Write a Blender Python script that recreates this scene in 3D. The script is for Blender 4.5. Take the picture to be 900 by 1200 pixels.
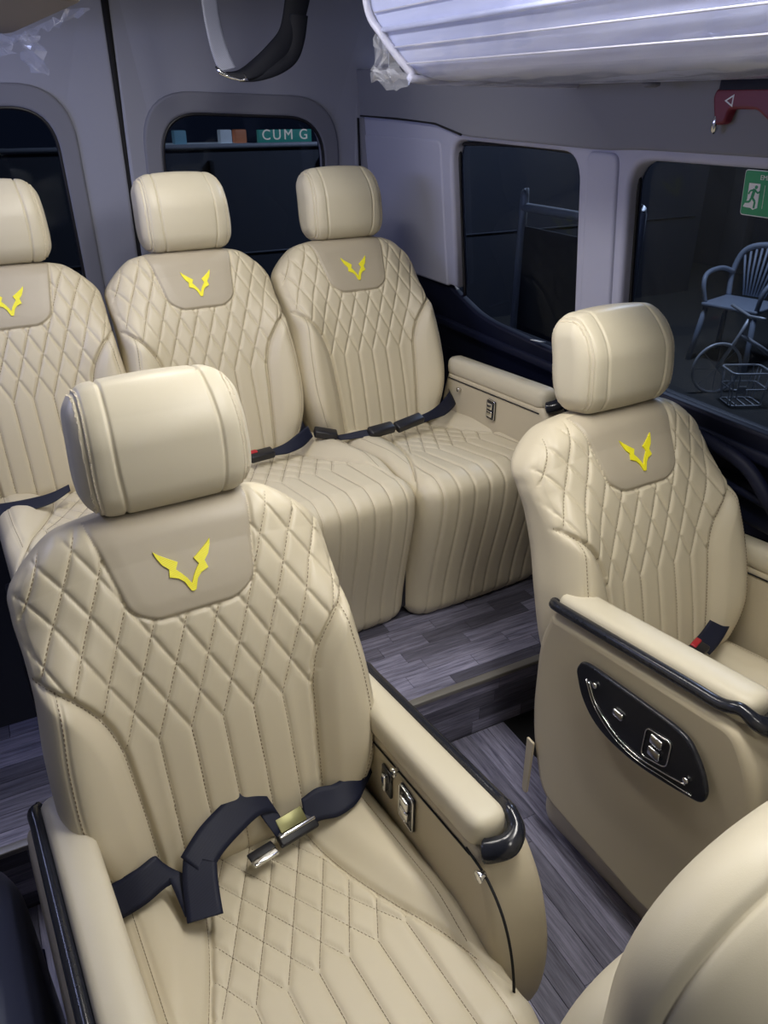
import bpy, bmesh, math, random
import numpy as np
from mathutils import Vector, Matrix, Euler
from mathutils.bvhtree import BVHTree

# ------------------------------------------------------------------ scene
for o in list(bpy.data.objects): bpy.data.objects.remove(o)
scene = bpy.context.scene
COL = scene.collection
random.seed(4); rng = np.random.default_rng(4)
PI = math.pi

cam = bpy.data.cameras.new('camera'); camo = bpy.data.objects.new('camera', cam); COL.objects.link(camo)
cam.sensor_fit = 'VERTICAL'; cam.sensor_height = 36; cam.lens = 36*900/1200; cam.clip_start = .02
camo.location = (0, 0, 1.5); camo.rotation_euler = (math.radians(90-28.1), 0, math.radians(-27.2))
scene.camera = camo

scene.view_settings.view_transform = 'Standard'; scene.view_settings.look = 'None'
scene.view_settings.gamma = 1; scene.view_settings.exposure = 0.0
w = bpy.data.worlds.new('night_sky'); scene.world = w; w.use_nodes = True
w.node_tree.nodes['Background'].inputs[0].default_value = (.012, .016, .03, 1)
w.node_tree.nodes['Background'].inputs[1].default_value = 1.0

def area(name, loc, rot, sx, sy, power, col):
    l = bpy.data.lights.new(name, 'AREA'); l.shape = 'RECTANGLE'; l.size = sx; l.size_y = sy; l.energy = power; l.color = col
    o = bpy.data.objects.new(name, l); COL.objects.link(o); o.location = loc; o.rotation_euler = rot
    return o
WARM = (1, .96, .89); COOL = (.74, .8, 1)
area('ceiling_lamp_front', (.70, .70, 1.86), (0, 0, 0), .12, .7, 11.5, WARM)
area('entry_fill_light', (.45, -.35, 1.86), (0, 0, 0), .12, .7, 5.0, WARM)  # added fill over the entry, for the dark forward faces of the seats
area('ceiling_lamp_rear', (.42, 1.65, 1.86), (0, 0, 0), .12, .7, 7.0, WARM)
area('left_cool_fill', (-.60, 1.95, 1.55), (0, math.radians(-78), 0), .10, 1.0, 6.0, (.52, .58, 1))  # cool fill for light from the left; its source is unseen, shaped as a strip

# ------------------------------------------------------------------ materials
def mat(name, base, rough=.5, metal=0, spec=.5, coat=0, bump=None, var=None, alpha=None, emit=None, noise_col=None):
    m = bpy.data.materials.new(name); m.use_nodes = True
    nt = m.node_tree; b = nt.nodes['Principled BSDF']
    b.inputs['Base Color'].default_value = (*base, 1); b.inputs['Roughness'].default_value = rough
    b.inputs['Metallic'].default_value = metal; b.inputs['Specular IOR Level'].default_value = spec
    b.inputs['Coat Weight'].default_value = coat
    tc = nt.nodes.new('ShaderNodeTexCoord')
    if noise_col:
        c2, sc = noise_col
        n = nt.nodes.new('ShaderNodeTexNoise'); n.inputs['Scale'].default_value = sc; n.inputs['Detail'].default_value = 6
        mx = nt.nodes.new('ShaderNodeMix'); mx.data_type = 'RGBA'
        mx.inputs[6].default_value = (*base, 1); mx.inputs[7].default_value = (*c2, 1)
        nt.links.new(tc.outputs['Object'], n.inputs['Vector']); nt.links.new(n.outputs['Fac'], mx.inputs[0])
        nt.links.new(mx.outputs[2], b.inputs['Base Color'])
    if bump:
        sc, st = bump
        n = nt.nodes.new('ShaderNodeTexNoise'); n.inputs['Scale'].default_value = sc; n.inputs['Detail'].default_value = 3
        bp = nt.nodes.new('ShaderNodeBump'); bp.inputs['Strength'].default_value = st; bp.inputs['Distance'].default_value = .001
        nt.links.new(tc.outputs['Object'], n.inputs['Vector']); nt.links.new(n.outputs['Fac'], bp.inputs['Height'])
        nt.links.new(bp.outputs[0], b.inputs['Normal'])
    if emit:
        b.inputs['Emission Color'].default_value = (*emit[0], 1); b.inputs['Emission Strength'].default_value = emit[1]
    return m

def weave(name, base, c2, scale, rough=.6):
    m = mat(name, base, rough); nt = m.node_tree; b = nt.nodes['Principled BSDF']
    tc = nt.nodes['Texture Coordinate']
    ch = nt.nodes.new('ShaderNodeTexWave'); ch.inputs['Scale'].default_value = scale; ch.bands_direction = 'DIAGONAL'
    mx = nt.nodes.new('ShaderNodeMix'); mx.data_type = 'RGBA'
    mx.inputs[6].default_value = (*base, 1); mx.inputs[7].default_value = (*c2, 1)
    bp = nt.nodes.new('ShaderNodeBump'); bp.inputs['Strength'].default_value = .3; bp.inputs['Distance'].default_value = .0006
    L = nt.links.new
    L(tc.outputs['Object'], ch.inputs['Vector']); L(ch.outputs['Fac'], mx.inputs[0]); L(mx.outputs[2], b.inputs['Base Color'])
    L(ch.outputs['Fac'], bp.inputs['Height']); L(bp.outputs[0], b.inputs['Normal'])
    return m

def wood(name, axis):
    m = mat(name, (.2, .19, .24), .42); nt = m.node_tree; b = nt.nodes['Principled BSDF']; L = nt.links.new
    tc = nt.nodes['Texture Coordinate']; oi = nt.nodes.new('ShaderNodeObjectInfo')
    mp = nt.nodes.new('ShaderNodeMapping'); s = [90, 90, 90]; s[axis] = 5; mp.inputs['Scale'].default_value = s
    off = nt.nodes.new('ShaderNodeVectorMath'); off.operation = 'ADD'
    ml = nt.nodes.new('ShaderNodeMath'); ml.operation = 'MULTIPLY'; ml.inputs[1].default_value = 37
    cb = nt.nodes.new('ShaderNodeCombineXYZ')
    L(oi.outputs['Random'], ml.inputs[0]); L(ml.outputs[0], cb.inputs[0]); L(ml.outputs[0], cb.inputs[1])
    L(tc.outputs['Object'], off.inputs[0]); L(cb.outputs[0], off.inputs[1]); L(off.outputs[0], mp.inputs['Vector'])
    n = nt.nodes.new('ShaderNodeTexNoise'); n.inputs['Scale'].default_value = 1.6; n.inputs['Detail'].default_value = 8; n.inputs['Roughness'].default_value = .68
    L(mp.outputs[0], n.inputs['Vector'])
    r = nt.nodes.new('ShaderNodeValToRGB')
    r.color_ramp.elements[0].position = .3; r.color_ramp.elements[0].color = (.042, .042, .07, 1)
    r.color_ramp.elements[1].position = .72; r.color_ramp.elements[1].color = (.27, .265, .36, 1)
    L(n.outputs['Fac'], r.inputs[0])
    mr = nt.nodes.new('ShaderNodeMapRange'); mr.inputs['To Min'].default_value = .45; mr.inputs['To Max'].default_value = 1.7
    L(oi.outputs['Random'], mr.inputs['Value'])
    mx = nt.nodes.new('ShaderNodeVectorMath'); mx.operation = 'SCALE'
    L(r.outputs[0], mx.inputs[0]); L(mr.outputs[0], mx.inputs['Scale']); L(mx.outputs[0], b.inputs['Base Color'])
    bp = nt.nodes.new('ShaderNodeBump'); bp.inputs['Strength'].default_value = .25; bp.inputs['Distance'].default_value = .0008
    L(n.outputs['Fac'], bp.inputs['Height']); L(bp.outputs[0], b.inputs['Normal'])
    return m

def facing(nt, lo, hi):
    lw = nt.nodes.new('ShaderNodeLayerWeight'); lw.inputs['Blend'].default_value = .5
    p = nt.nodes.new('ShaderNodeMath'); p.operation = 'POWER'; p.inputs[1].default_value = 4
    mr = nt.nodes.new('ShaderNodeMapRange'); mr.inputs['To Min'].default_value = lo; mr.inputs['To Max'].default_value = hi
    nt.links.new(lw.outputs['Facing'], p.inputs[0]); nt.links.new(p.outputs[0], mr.inputs['Value']); return mr
def glass_mat(name, tint, gl=.08):
    m = bpy.data.materials.new(name); m.use_nodes = True; nt = m.node_tree; nt.nodes.clear(); L = nt.links.new
    out = nt.nodes.new('ShaderNodeOutputMaterial'); tr = nt.nodes.new('ShaderNodeBsdfTransparent'); tr.inputs[0].default_value = (*tint, 1)
    g = nt.nodes.new('ShaderNodeBsdfGlossy'); g.inputs['Roughness'].default_value = .04; g.inputs[0].default_value = (.30, .34, .42, 1)
    fr = facing(nt, .03, .5)
    mx = nt.nodes.new('ShaderNodeMixShader')
    L(fr.outputs[0], mx.inputs[0]); L(tr.outputs[0], mx.inputs[1]); L(g.outputs[0], mx.inputs[2]); L(mx.outputs[0], out.inputs[0])
    return m

def film_mat(name, dens):
    m = bpy.data.materials.new(name); m.use_nodes = True; nt = m.node_tree; nt.nodes.clear(); L = nt.links.new
    out = nt.nodes.new('ShaderNodeOutputMaterial'); tr = nt.nodes.new('ShaderNodeBsdfTransparent')
    g = nt.nodes.new('ShaderNodeBsdfGlossy'); g.inputs['Roughness'].default_value = .12; g.inputs[0].default_value = (.95, .97, 1, 1)
    d = nt.nodes.new('ShaderNodeBsdfDiffuse'); d.inputs[0].default_value = (.8, .82, .9, 1)
    fr = facing(nt, .07, .45)
    m1 = nt.nodes.new('ShaderNodeMixShader'); m1.inputs[0].default_value = dens
    m2 = nt.nodes.new('ShaderNodeMixShader')
    tc = nt.nodes.new('ShaderNodeTexCoord'); mp = nt.nodes.new('ShaderNodeMapping'); mp.inputs['Scale'].default_value = (6, 1.6, 9)
    n = nt.nodes.new('ShaderNodeTexNoise'); n.inputs['Scale'].default_value = 2.2; n.inputs['Detail'].default_value = 4; n.inputs['Distortion'].default_value = 1.2
    bp = nt.nodes.new('ShaderNodeBump'); bp.inputs['Strength'].default_value = .3; bp.inputs['Distance'].default_value = .004
    L(tc.outputs['Object'], mp.inputs[0]); L(mp.outputs[0], n.inputs['Vector']); L(n.outputs['Fac'], bp.inputs['Height'])
    for s in (g, d): L(bp.outputs[0], s.inputs['Normal'])
    L(tr.outputs[0], m1.inputs[1]); L(d.outputs[0], m1.inputs[2])
    L(fr.outputs[0], m2.inputs[0]); L(m1.outputs[0], m2.inputs[1]); L(g.outputs[0], m2.inputs[2]); L(m2.outputs[0], out.inputs[0])
    return m

LEATHER = mat('beige_leather', (.575, .512, .378), .42, spec=.35, bump=(900, .12), noise_col=((.605, .542, .402), 5))
LEATHER2 = mat('beige_leather_smooth', (.55, .485, .352), .45, spec=.3, bump=(1200, .1))
LEATHER3 = mat('beige_leather_pale_pad', (.60, .548, .42), .42, spec=.35, bump=(900, .1))
EMBLEM_LEATHER = mat('taupe_leather', (.435, .383, .292), .42, spec=.35, bump=(900, .12))
THREAD = mat('tan_thread', (.23, .18, .12), .6)
THREADL = mat('cream_thread', (.70, .62, .48), .6)
YELLOW = weave('yellow_embroidery', (.92, .86, .03), (.84, .76, .02), 180, .5)
BLACKGLOSS = mat('black_gloss', (.008, .009, .014), .2, spec=.5, noise_col=((.02, .022, .03), 120))
BLACK = mat('black_plastic', (.012, .012, .016), .4)
NAVY = mat('navy_trim', (.005, .007, .024), .55, spec=.3, noise_col=((.007, .010, .030), 30))
WEB = weave('navy_webbing', (.008, .010, .024), (.012, .015, .034), 260, .5)
WEB.node_tree.nodes['Principled BSDF'].inputs['Specular IOR Level'].default_value = .25
GREYWEB = weave('grey_webbing', (.16, .17, .23), (.09, .1, .15), 120, .6)
CHROME = mat('chrome', (.75, .75, .76), .15, metal=1)
RED = mat('red_plastic', (.42, .02, .03), .4)
WALL = mat('grey_trim', (.30, .31, .385), .72, bump=(600, .15))
WALLD = mat('grey_trim_recess', (.19, .195, .24), .72, bump=(600, .15))
LAV = mat('pale_grey_pillar', (.46, .47, .60), .6, bump=(700, .12))
HEAD = mat('headliner_grey', (.22, .225, .265), .8, bump=(500, .2))
RACKM = mat('white_gloss_panel', (.46, .51, .78), .35, coat=.2)
GLASS = glass_mat('tinted_glass', (.42, .46, .52))
FILM = film_mat('plastic_film', .10); FILM2 = film_mat('crumpled_film', .16)
WX = wood('grey_wood_vinyl', 0); WY = wood('grey_wood_vinyl_long', 1)
ALU = mat('aluminium_nosing', (.30, .29, .27), .45, metal=.6)
GREEN = mat('green_sticker', (.02, .33, .14), .4); WHITE = mat('white_print', (.85, .87, .86), .5)
GAP = mat('dark_gap', (.006, .006, .008), .8)

# ------------------------------------------------------------------ mesh helpers
def mesh_np(name, V, Fq, smooth=True):
    me = bpy.data.meshes.new(name); V = np.asarray(V, np.float32); Fq = np.asarray(Fq, np.int32)
    me.vertices.add(len(V)); me.vertices.foreach_set('co', V.ravel())
    n = Fq.shape[1]; me.loops.add(Fq.size); me.loops.foreach_set('vertex_index', Fq.ravel())
    me.polygons.add(len(Fq)); me.polygons.foreach_set('loop_start', np.arange(0, Fq.size, n, dtype=np.int32))
    me.update(calc_edges=True)
    me.polygons.foreach_set('use_smooth', np.full(len(Fq), smooth)); me.update()
    return me

def link(name, me, m=None, parent=None, loc=None, rot=None):
    o = bpy.data.objects.new(name, me); COL.objects.link(o)
    if m is not None and not me.materials: me.materials.append(m)
    if parent: o.parent = parent
    if loc is not None: o.location = loc
    if rot is not None: o.rotation_euler = rot
    return o
def tag(o, label, cat, group=None, kind=None):
    if label: o['label'] = label
    if cat: o['category'] = cat
    if group: o['group'] = group
    if kind: o['kind'] = kind
    return o
def thing(name, label, cat, loc=(0, 0, 0), group=None):
    o = bpy.data.objects.new(name, None); o.empty_display_size = .05; COL.objects.link(o); o.location = loc
    return tag(o, label, cat, group)
def struct(o): o['kind'] = 'structure'; return o

def rbox_grid(a, b, c, r, nx, ny, nz):
    """closed rounded box (half sizes a,b,c) -> verts, dirs, quads"""
    I, J, K = np.meshgrid(np.arange(nx+1), np.arange(ny+1), np.arange(nz+1), indexing='ij')
    on = (I == 0) | (I == nx) | (J == 0) | (J == ny) | (K == 0) | (K == nz)
    idx = -np.ones(I.shape, np.int64); idx[on] = np.arange(on.sum())
    P = np.stack([(I[on]/nx*2-1)*a, (J[on]/ny*2-1)*b, (K[on]/nz*2-1)*c], 1)
    lim = np.array([a-r, b-r, c-r]); inn = np.clip(P, -lim, lim); d = P-inn
    d /= np.maximum(np.linalg.norm(d, axis=1, keepdims=True), 1e-9)
    V = inn+d*r
    F = []
    def quad(A, flip):
        q = np.stack([A[:-1, :-1], A[1:, :-1], A[1:, 1:], A[:-1, 1:]], -1).reshape(-1, 4)
        F.append(q[:, ::-1] if flip else q)
    quad(idx[:, :, 0], True); quad(idx[:, :, -1], False)
    quad(idx[:, 0, :], False); quad(idx[:, -1, :], True)
    quad(idx[0], True); quad(idx[-1], False)
    return V, d, np.concatenate(F)

def rbox(name, size, r, m, parent=None, loc=(0, 0, 0), rot=(0, 0, 0), seg=3, warp=None, div=(1, 1, 1)):
    """small bevelled box as one mesh"""
    bm = bmesh.new(); bmesh.ops.create_cube(bm, size=1)
    bmesh.ops.scale(bm, vec=size, verts=bm.verts)
    if r > 0: bmesh.ops.bevel(bm, geom=list(bm.edges), offset=r, segments=seg, profile=.5, affect='EDGES')
    for f in bm.faces: f.smooth = True
    if warp:
        for v in bm.verts: v.co = warp(v.co)
    me = bpy.data.meshes.new(name); bm.to_mesh(me); bm.free()
    return link(name, me, m, parent, loc, rot)

def round_poly(pts, rad, n=6):
    out = []; N = len(pts)
    for i in range(N):
        p = Vector(pts[i]); a = Vector(pts[i-1]); b = Vector(pts[(i+1) % N]); r = rad[i] if hasattr(rad, '__len__') else rad
        if r <= 0: out.append(tuple(p)); continue
        da = (a-p); db = (b-p); la = min(r, da.length*.48); lb = min(r, db.length*.48)
        A = p+da.normalized()*la; B = p+db.normalized()*lb
        for k in range(n+1):
            t = k/n; q = A*(1-t)**2+p*2*t*(1-t)+B*t*t; out.append(tuple(q))
    return out

def plate(name, outer, holes, depth, bevel=0, bres=2):
    """flat plate in XY, thickness 'depth' centred on z=0, rounded edges"""
    cu = bpy.data.curves.new(name, 'CURVE'); cu.dimensions = '2D'; cu.fill_mode = 'BOTH'
    cu.extrude = max(depth/2-bevel, 0.0001); cu.bevel_depth = bevel; cu.bevel_resolution = bres; cu.offset = -bevel
    for poly in [outer]+holes:
        sp = cu.splines.new('POLY'); sp.points.add(len(poly)-1); sp.use_cyclic_u = True
        for p, q in zip(sp.points, poly): p.co = (q[0], q[1], 0, 1)
    o = bpy.data.objects.new(name, cu); COL.objects.link(o)
    dg = bpy.context.evaluated_depsgraph_get(); dg.update()
    me = bpy.data.meshes.new_from_object(o.evaluated_get(dg)); me.name = name
    bpy.data.objects.remove(o); bpy.data.curves.remove(cu)
    me.materials.clear()
    return me
def xform(me, M): me.transform(M); me.update(); return me
# (u,v) plate axes -> world; YZ plane facing -x: u->y, v->z, thickness->x
M_YZ = Matrix(((0, 0, 1, 0), (1, 0, 0, 0), (0, 1, 0, 0), (0, 0, 0, 1)))
M_XZ = Matrix(((1, 0, 0, 0), (0, 0, -1, 0), (0, 1, 0, 0), (0, 0, 0, 1)))

def catmull(P, n):
    P = np.asarray(P, float); Q = np.vstack([2*P[0]-P[1], P, 2*P[-1]-P[-2]]); out = []
    for i in range(len(P)-1):
        p0, p1, p2, p3 = Q[i:i+4]
        for k in range(n):
            t = k/n; out.append(.5*((2*p1)+(-p0+p2)*t+(2*p0-5*p1+4*p2-p3)*t*t+(-p0+3*p1-3*p2+p3)*t**3))
    out.append(P[-1]); return np.array(out)

def tube_me(name, pts, r, n=8, closed=False, prof=None):
    pts = np.asarray(pts, float); N = len(pts); V = []; F = []
    T = np.gradient(pts, axis=0) if not closed else np.roll(pts, -1, 0)-np.roll(pts, 1, 0)
    T /= np.maximum(np.linalg.norm(T, axis=1, keepdims=True), 1e-9)
    up = np.array([0, 0, 1.]) if abs(T[0][2]) < .9 else np.array([1., 0, 0])
    s = np.cross(T[0], up); s /= np.linalg.norm(s)
    rr = np.full(N, r) if np.isscalar(r) else np.asarray(r)
    for i in range(N):
        s = s-T[i]*(s@T[i]); s /= np.linalg.norm(s); u = np.cross(s, T[i])
        for k in range(n):
            a = 2*PI*k/n; c, d = (math.cos(a), math.sin(a)) if prof is None else prof(a)
            V.append(pts[i]+rr[i]*(c*s+d*u))
    for i in range(N if closed else N-1):
        j = (i+1) % N
        for k in range(n): F.append((i*n+k, i*n+(k+1) % n, j*n+(k+1) % n, j*n+k))
    if not closed:
        for e, base in ((0, 0), (1, (N-1)*n)):
            c = len(V); V.append(pts[0] if e == 0 else pts[-1])
            for k in range(n):
                k2 = (k+1) % n
                F.append((base+k2, base+k, c, c) if e == 0 else (base+k, base+k2, c, c))
    me = bpy.data.meshes.new(name)
    me.from_pydata([tuple(v) for v in V], [], [f if f[2] != f[3] else f[:3] for f in F])
    for p in me.polygons: p.use_smooth = True
    me.update(); return me
def tube(name, pts, r, m, parent=None, n=8, closed=False, prof=None):
    return link(name, tube_me(name, pts, r, n, closed, prof), m, parent)

def ribbon_me(name, C, S, half, th=.0014, n=8, m_across=6, cup=0):
    """belt: centre points C, side directions S (unit-ish), half width"""
    C = catmull(C, n); S = catmull(S, n); V = []; F = []
    T = np.gradient(C, axis=0); S = S/np.linalg.norm(S, axis=1, keepdims=True)
    Nn = np.cross(S, T); Nn /= np.maximum(np.linalg.norm(Nn, axis=1, keepdims=True), 1e-9)
    hw = np.full(len(C), half) if np.isscalar(half) else catmull(np.asarray(half)[:, None], n)[:, 0]
    M = m_across
    for i in range(len(C)):
        for side in (1, -1):
            for k in range(M+1):
                u = 2*k/M-1
                V.append(C[i]+S[i]*hw[i]*u+Nn[i]*(side*th/2+cup*(u*u)))
    R = 2*(M+1)
    for i in range(len(C)-1):
        for k in range(M):
            F.append((i*R+k, i*R+k+1, (i+1)*R+k+1, (i+1)*R+k))
            b = M+1
            F.append((i*R+b+k+1, i*R+b+k, (i+1)*R+b+k, (i+1)*R+b+k+1))
        for k, k2 in ((0, M+1), (2*M+1, M)):
            F.append((i*R+k2, i*R+k, (i+1)*R+k, (i+1)*R+k2))
    for i in (0, len(C)-1):
        for k in range(M): F.append((i*R+k, i*R+M+1+k, i*R+M+2+k, i*R+k+1))
    me = bpy.data.meshes.new(name); me.from_pydata([tuple(v) for v in V], [], F)
    for p in me.polygons: p.use_smooth = True
    me.update(); return me

def dashes_me(name, pts_list, normals_list, length=.0046, gap=.0028, wdt=.0011, lift=.0010):
    """thread dashes lying along polylines on a surface"""
    V = []; F = []
    for P, Nn in zip(pts_list, normals_list):
        if len(P) < 2: continue
        P = np.asarray(P); Nn = np.asarray(Nn)
        seg = np.linalg.norm(np.diff(P, axis=0), axis=1); cum = np.concatenate([[0], np.cumsum(seg)])
        t = 0.0
        while t+length < cum[-1]:
            ab = []
            for q in (t, t+length):
                ab.append([np.interp(q, cum, P[:, i]) for i in range(3)])
            A, B = map(np.array, ab)
            nn = np.array([np.interp(t, cum, Nn[:, i]) for i in range(3)]); nn /= np.linalg.norm(nn)+1e-9
            d = B-A; L = np.linalg.norm(d)
            if 1e-4 < L < length*1.3:
                s = np.cross(d/L, nn)*wdt
                b = len(V)
                V += [A+s, A-s, B-s, B+s, (A*.85+B*.15)+nn*lift, (A*.15+B*.85)+nn*lift]
                F += [(b, b+4, b+5, b+3), (b+1, b+2, b+5, b+4), (b, b+1, b+4), (b+2, b+3, b+5)]
            t += length+gap
    me = bpy.data.meshes.new(name); me.from_pydata([tuple(v) for v in V], [], F); me.update(); return me

ss = lambda x, a, b: (lambda t: t*t*(3-2*t))(np.clip((x-a)/(b-a), 0, 1))
def groove(d, depth, wd): return -depth*np.exp(-(d/wd)**2)
def interp(x, xs, ys):
    """smooth monotone-ish interpolation"""
    xs = np.asarray(xs, float); ys = np.asarray(ys, float); m = np.gradient(ys, xs)
    i = np.clip(np.searchsorted(xs, x)-1, 0, len(xs)-2); h = xs[i+1]-xs[i]; t = np.clip((x-xs[i])/h, 0, 1)
    return ((2*t**3-3*t*t+1)*ys[i]+(t**3-2*t*t+t)*h*m[i]+(-2*t**3+3*t*t)*ys[i+1]+(t**3-t*t)*h*m[i+1])

# ------------------------------------------------------------------ SEAT: backrest
BL = .63; REC = math.radians(19); BT = .065
PX, PZ = .052, .108; T0 = .275          # diamond pitch and height where the channels begin
def back_w(z): return interp(z, [0, .06, .16, .28, .38, .44, .52, .58, .63], [.214, .238, .264, .266, .257, .256, .258, .250, .205])
def back_xb(z):  # bolster seam
    return interp(z, [0, .1, .22, .29, .34, .38, .42, .44], [.140, .144, .152, .160, .178, .206, .250, .275])
def emblem_hw(z): return interp(z, [.455, .48, .52, .58, .63], [.085, .100, .110, .122, .132])
EZ = .455
def emblem_d(x, z):   # signed distance-ish, >0 inside the smooth pad
    ax = np.abs(x); cz = EZ+.03
    dx = emblem_hw(np.maximum(z, EZ))-ax; dz = z-EZ
    # rounded lower corners
    rx = .035; ex = np.maximum(rx-dx, 0); ez = np.maximum(rx-dz, 0)
    return rx-np.hypot(ex, ez)-np.maximum(0, 0) if False else np.where((dx < rx) & (dz < rx), rx-np.hypot(ex, ez), np.minimum(dx, dz))
def diamond_d(x, z, px, pz):
    u = x/px; v = (z)/pz
    n = math.hypot(1/px, 1/pz)
    a = np.abs(((u+v+.5) % 1)-.5)/n; b = np.abs(((u-v+.5) % 1)-.5)/n
    return np.minimum(a, b)
def back_disp(x, z):
    inq = np.abs(x) < back_xb(z)
    e = emblem_d(x, z)
    dd = diamond_d(x, z-T0, PX, PZ); dc = np.abs(((x/PX+.5) % 1)-.5)*PX
    d = np.where(z > T0, dd, dc)
    pil = .0032*(1-np.clip(1-d/.013, 0, 1)**2)
    q = pil+groove(d, .0032, .0019)
    sb = np.abs(np.abs(x)-back_xb(z))*np.where(z > .3, .75, 1.0)
    topfade = 1.0
    bol = .014*ss(np.abs(x)-back_xb(z), 0, .035)
    outer = groove(np.abs(np.abs(x)-(back_w(z)-.030)), .0022, .0022)+groove(np.abs(np.abs(x)-(back_w(z)-.024)), .0014, .002)
    h = np.where(e > 0, .003+.002*ss(e, 0, .03), q)
    h = np.where(inq, h, bol+np.where(z < .42, outer, 0))
    h = h+np.where(e > -.02, groove(e, .0055, .0032), 0)
    h = h+np.where(z < .46, groove(sb, .0110, .0048), 0)
    edge = groove(np.abs(np.abs(x)-(back_w(z)-.012)), .003, .0026)
    h = h+np.where((z > .40) & (z < .60), edge, 0)
    return h
def build_backrest():
    V, d, F = rbox_grid(.25, BT, BL/2, .052, 200, 14, 260)
    z = V[:, 2]+BL/2; x = V[:, 0]/.25*back_w(z)
    y = V[:, 1].copy()
    front = ss(-d[:, 1], .1, .75)
    fr2 = ss(-V[:, 1], -.05, .065)
    lum = -.020*np.sin(PI*np.clip(z/.55, 0, 1))+.028*ss(z, .42, .63)**1.0*(z-.42)/.2
    y = y+lum*1.0
    bolsh = .032*ss(np.abs(x), .12, .235)*(1-ss(z, .36, .50))*ss(z, -.02, .16)
    y = y-bolsh*fr2
    y = y+.016*fr2*ss(np.abs(x), .13, .25)*ss(z, .40, .5)         # shoulders fall away
    z2 = z-.045*np.clip(np.abs(x)/.255, 0, 1)**2.8*ss(z, .45, .63)
    z2 = z2+.012*ss(np.abs(x), .10, .2)*(1-ss(z, 0, .10))
    h = back_disp(x, z)*front
    x = x+d[:, 0]*h*0; y = y-h
    # recline
    c, s = math.cos(REC), math.sin(REC); yy = y+.02
    V2 = np.stack([x, yy*c+z2*s, -yy*s+z2*c], 1)
    V2[:, 2] += .345
    me = mesh_np('backrest', V2, F); me.materials.append(LEATHER); me.materials.append(EMBLEM_LEATHER)
    fx = x[F].mean(1); fz = z[F].mean(1); ff = front[F].mean(1)
    mi = ((emblem_d(fx, fz) > .001) & (ff > .3)).astype(np.int32)
    me.polygons.foreach_set('material_index', mi)
    return me, (x, z, front, V2)
BACK, (bx_, bz_, bf_, bV) = build_backrest()
BNX = Vector((0, -math.cos(REC), math.sin(REC)))
def bvh(me):
    V = np.empty(len(me.vertices)*3, np.float32); me.vertices.foreach_get('co', V)
    return BVHTree.FromPolygons([tuple(v) for v in V.reshape(-1, 3).tolist()], [tuple(p.vertices) for p in me.polygons])
BVB = bvh(BACK)
# map (x,z) panel coordinates -> surface: nearest reference vertex in parameter space
from mathutils.kdtree import KDTree
def make_lookup(u, v, mask, V):
    ids = np.where(mask)[0]; kd = KDTree(len(ids))
    for k, i in enumerate(ids): kd.insert((u[i], v[i], 0), k)
    kd.balance()
    def f(a, b):
        r = kd.find_n((a, b, 0), 4); W = 0; P = np.zeros(3)
        for co, k, dist in r:
            wgt = 1/(dist+2e-4)**2; P += wgt*V[ids[k]]; W += wgt
        return P/W
    return f
bsurf = make_lookup(bx_, bz_, bf_ > .25, bV)

def clip_line(pts, ok):
    runs = []; cur = []
    for p in pts:
        if ok(*p): cur.append(p)
        else:
            if len(cur) > 1: runs.append(cur)
            cur = []
    if len(cur) > 1: runs.append(cur)
    return runs
def lattice_runs(px, pz, ok_d, ok_c, z0, zmax, xmax):
    runs = []
    for k in range(-14, 15):
        for sgn in (1,):
            pts = []
            for z in np.arange(z0, zmax, .004):
                x = px*k+sgn*(z-z0)*px/pz; pts.append((x, z))
            runs += clip_line(pts, lambda x, z: abs(x) < xmax and ok_d(x, z))
        pts = [(px*k, z) for z in np.arange(.02, z0+.001, .004)]
        runs += clip_line(pts, ok_c)
    return runs
def okd(x, z): return abs(x) < float(back_xb(z))-.003 and float(emblem_d(np.array(x), np.array(z))) < -.002 and abs(x) < float(back_w(z))-.013
runs = lattice_runs(PX, PZ, okd, lambda x, z: abs(x) < float(back_xb(z))-.01, T0, .62, .24)
for sg in (1, -1):
    runs.append([(sg*(float(back_w(z))-.027), z) for z in np.arange(.04, .41, .004)])
    runs.append([(sg*(float(back_xb(z))+.003), z) for z in np.arange(.02, .43, .004)])
def stitch(runs, f, nrm, name, **k):
    P = [[f(*p) for p in r] for r in runs]
    N = [[nrm for _ in r] for r in runs]
    return dashes_me(name, P, N, **k)
BSTITCH = stitch(runs, bsurf, np.array(BNX), 'backrest_stitching'); BSTITCH.materials.append(THREAD)

# emblem: winged V, embroidered
def emblem_mesh():
    half = [(3, 0), (22, 8), (60, 88), (100, 128), (172, 152), (158, 214), (205, 262), (238, 330), (252, 378), (205, 338), (140, 296), (72, 254), (102, 200), (62, 158), (28, 112), (0, 60)]
    s = .00018; zb = .487
    bm = bmesh.new()
    poly = [(x, z) for x, z in half]+[(-x, z) for x, z in reversed(half) if x > 0]
    # build left and right halves separately so that faces stay simple
    for sg in (1, -1):
        h = [(0, 0)]+half
        P = [(sg*x*s, z*s*1.06+zb) for x, z in h]
        if sg < 0: P = P[::-1]
        base = [Vector(bsurf(*p)) for p in P]
        top = [bm.verts.new(b+BNX*.0030) for b in base]; bot = [bm.verts.new(b-BNX*.001) for b in base]
        bm.faces.new(top)
        for i in range(len(P)):
            j = (i+1) % len(P); bm.faces.new((bot[i], bot[j], top[j], top[i]))
    bmesh.ops.remove_doubles(bm, verts=bm.verts, dist=1e-6)
    bmesh.ops.triangulate(bm, faces=[f for f in bm.faces if len(f.verts) > 4]); bmesh.ops.recalc_face_normals(bm, faces=bm.faces)
    me = bpy.data.meshes.new('emblem'); bm.to_mesh(me); bm.free(); me.materials.append(YELLOW); return me
EMB = emblem_mesh()

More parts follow.
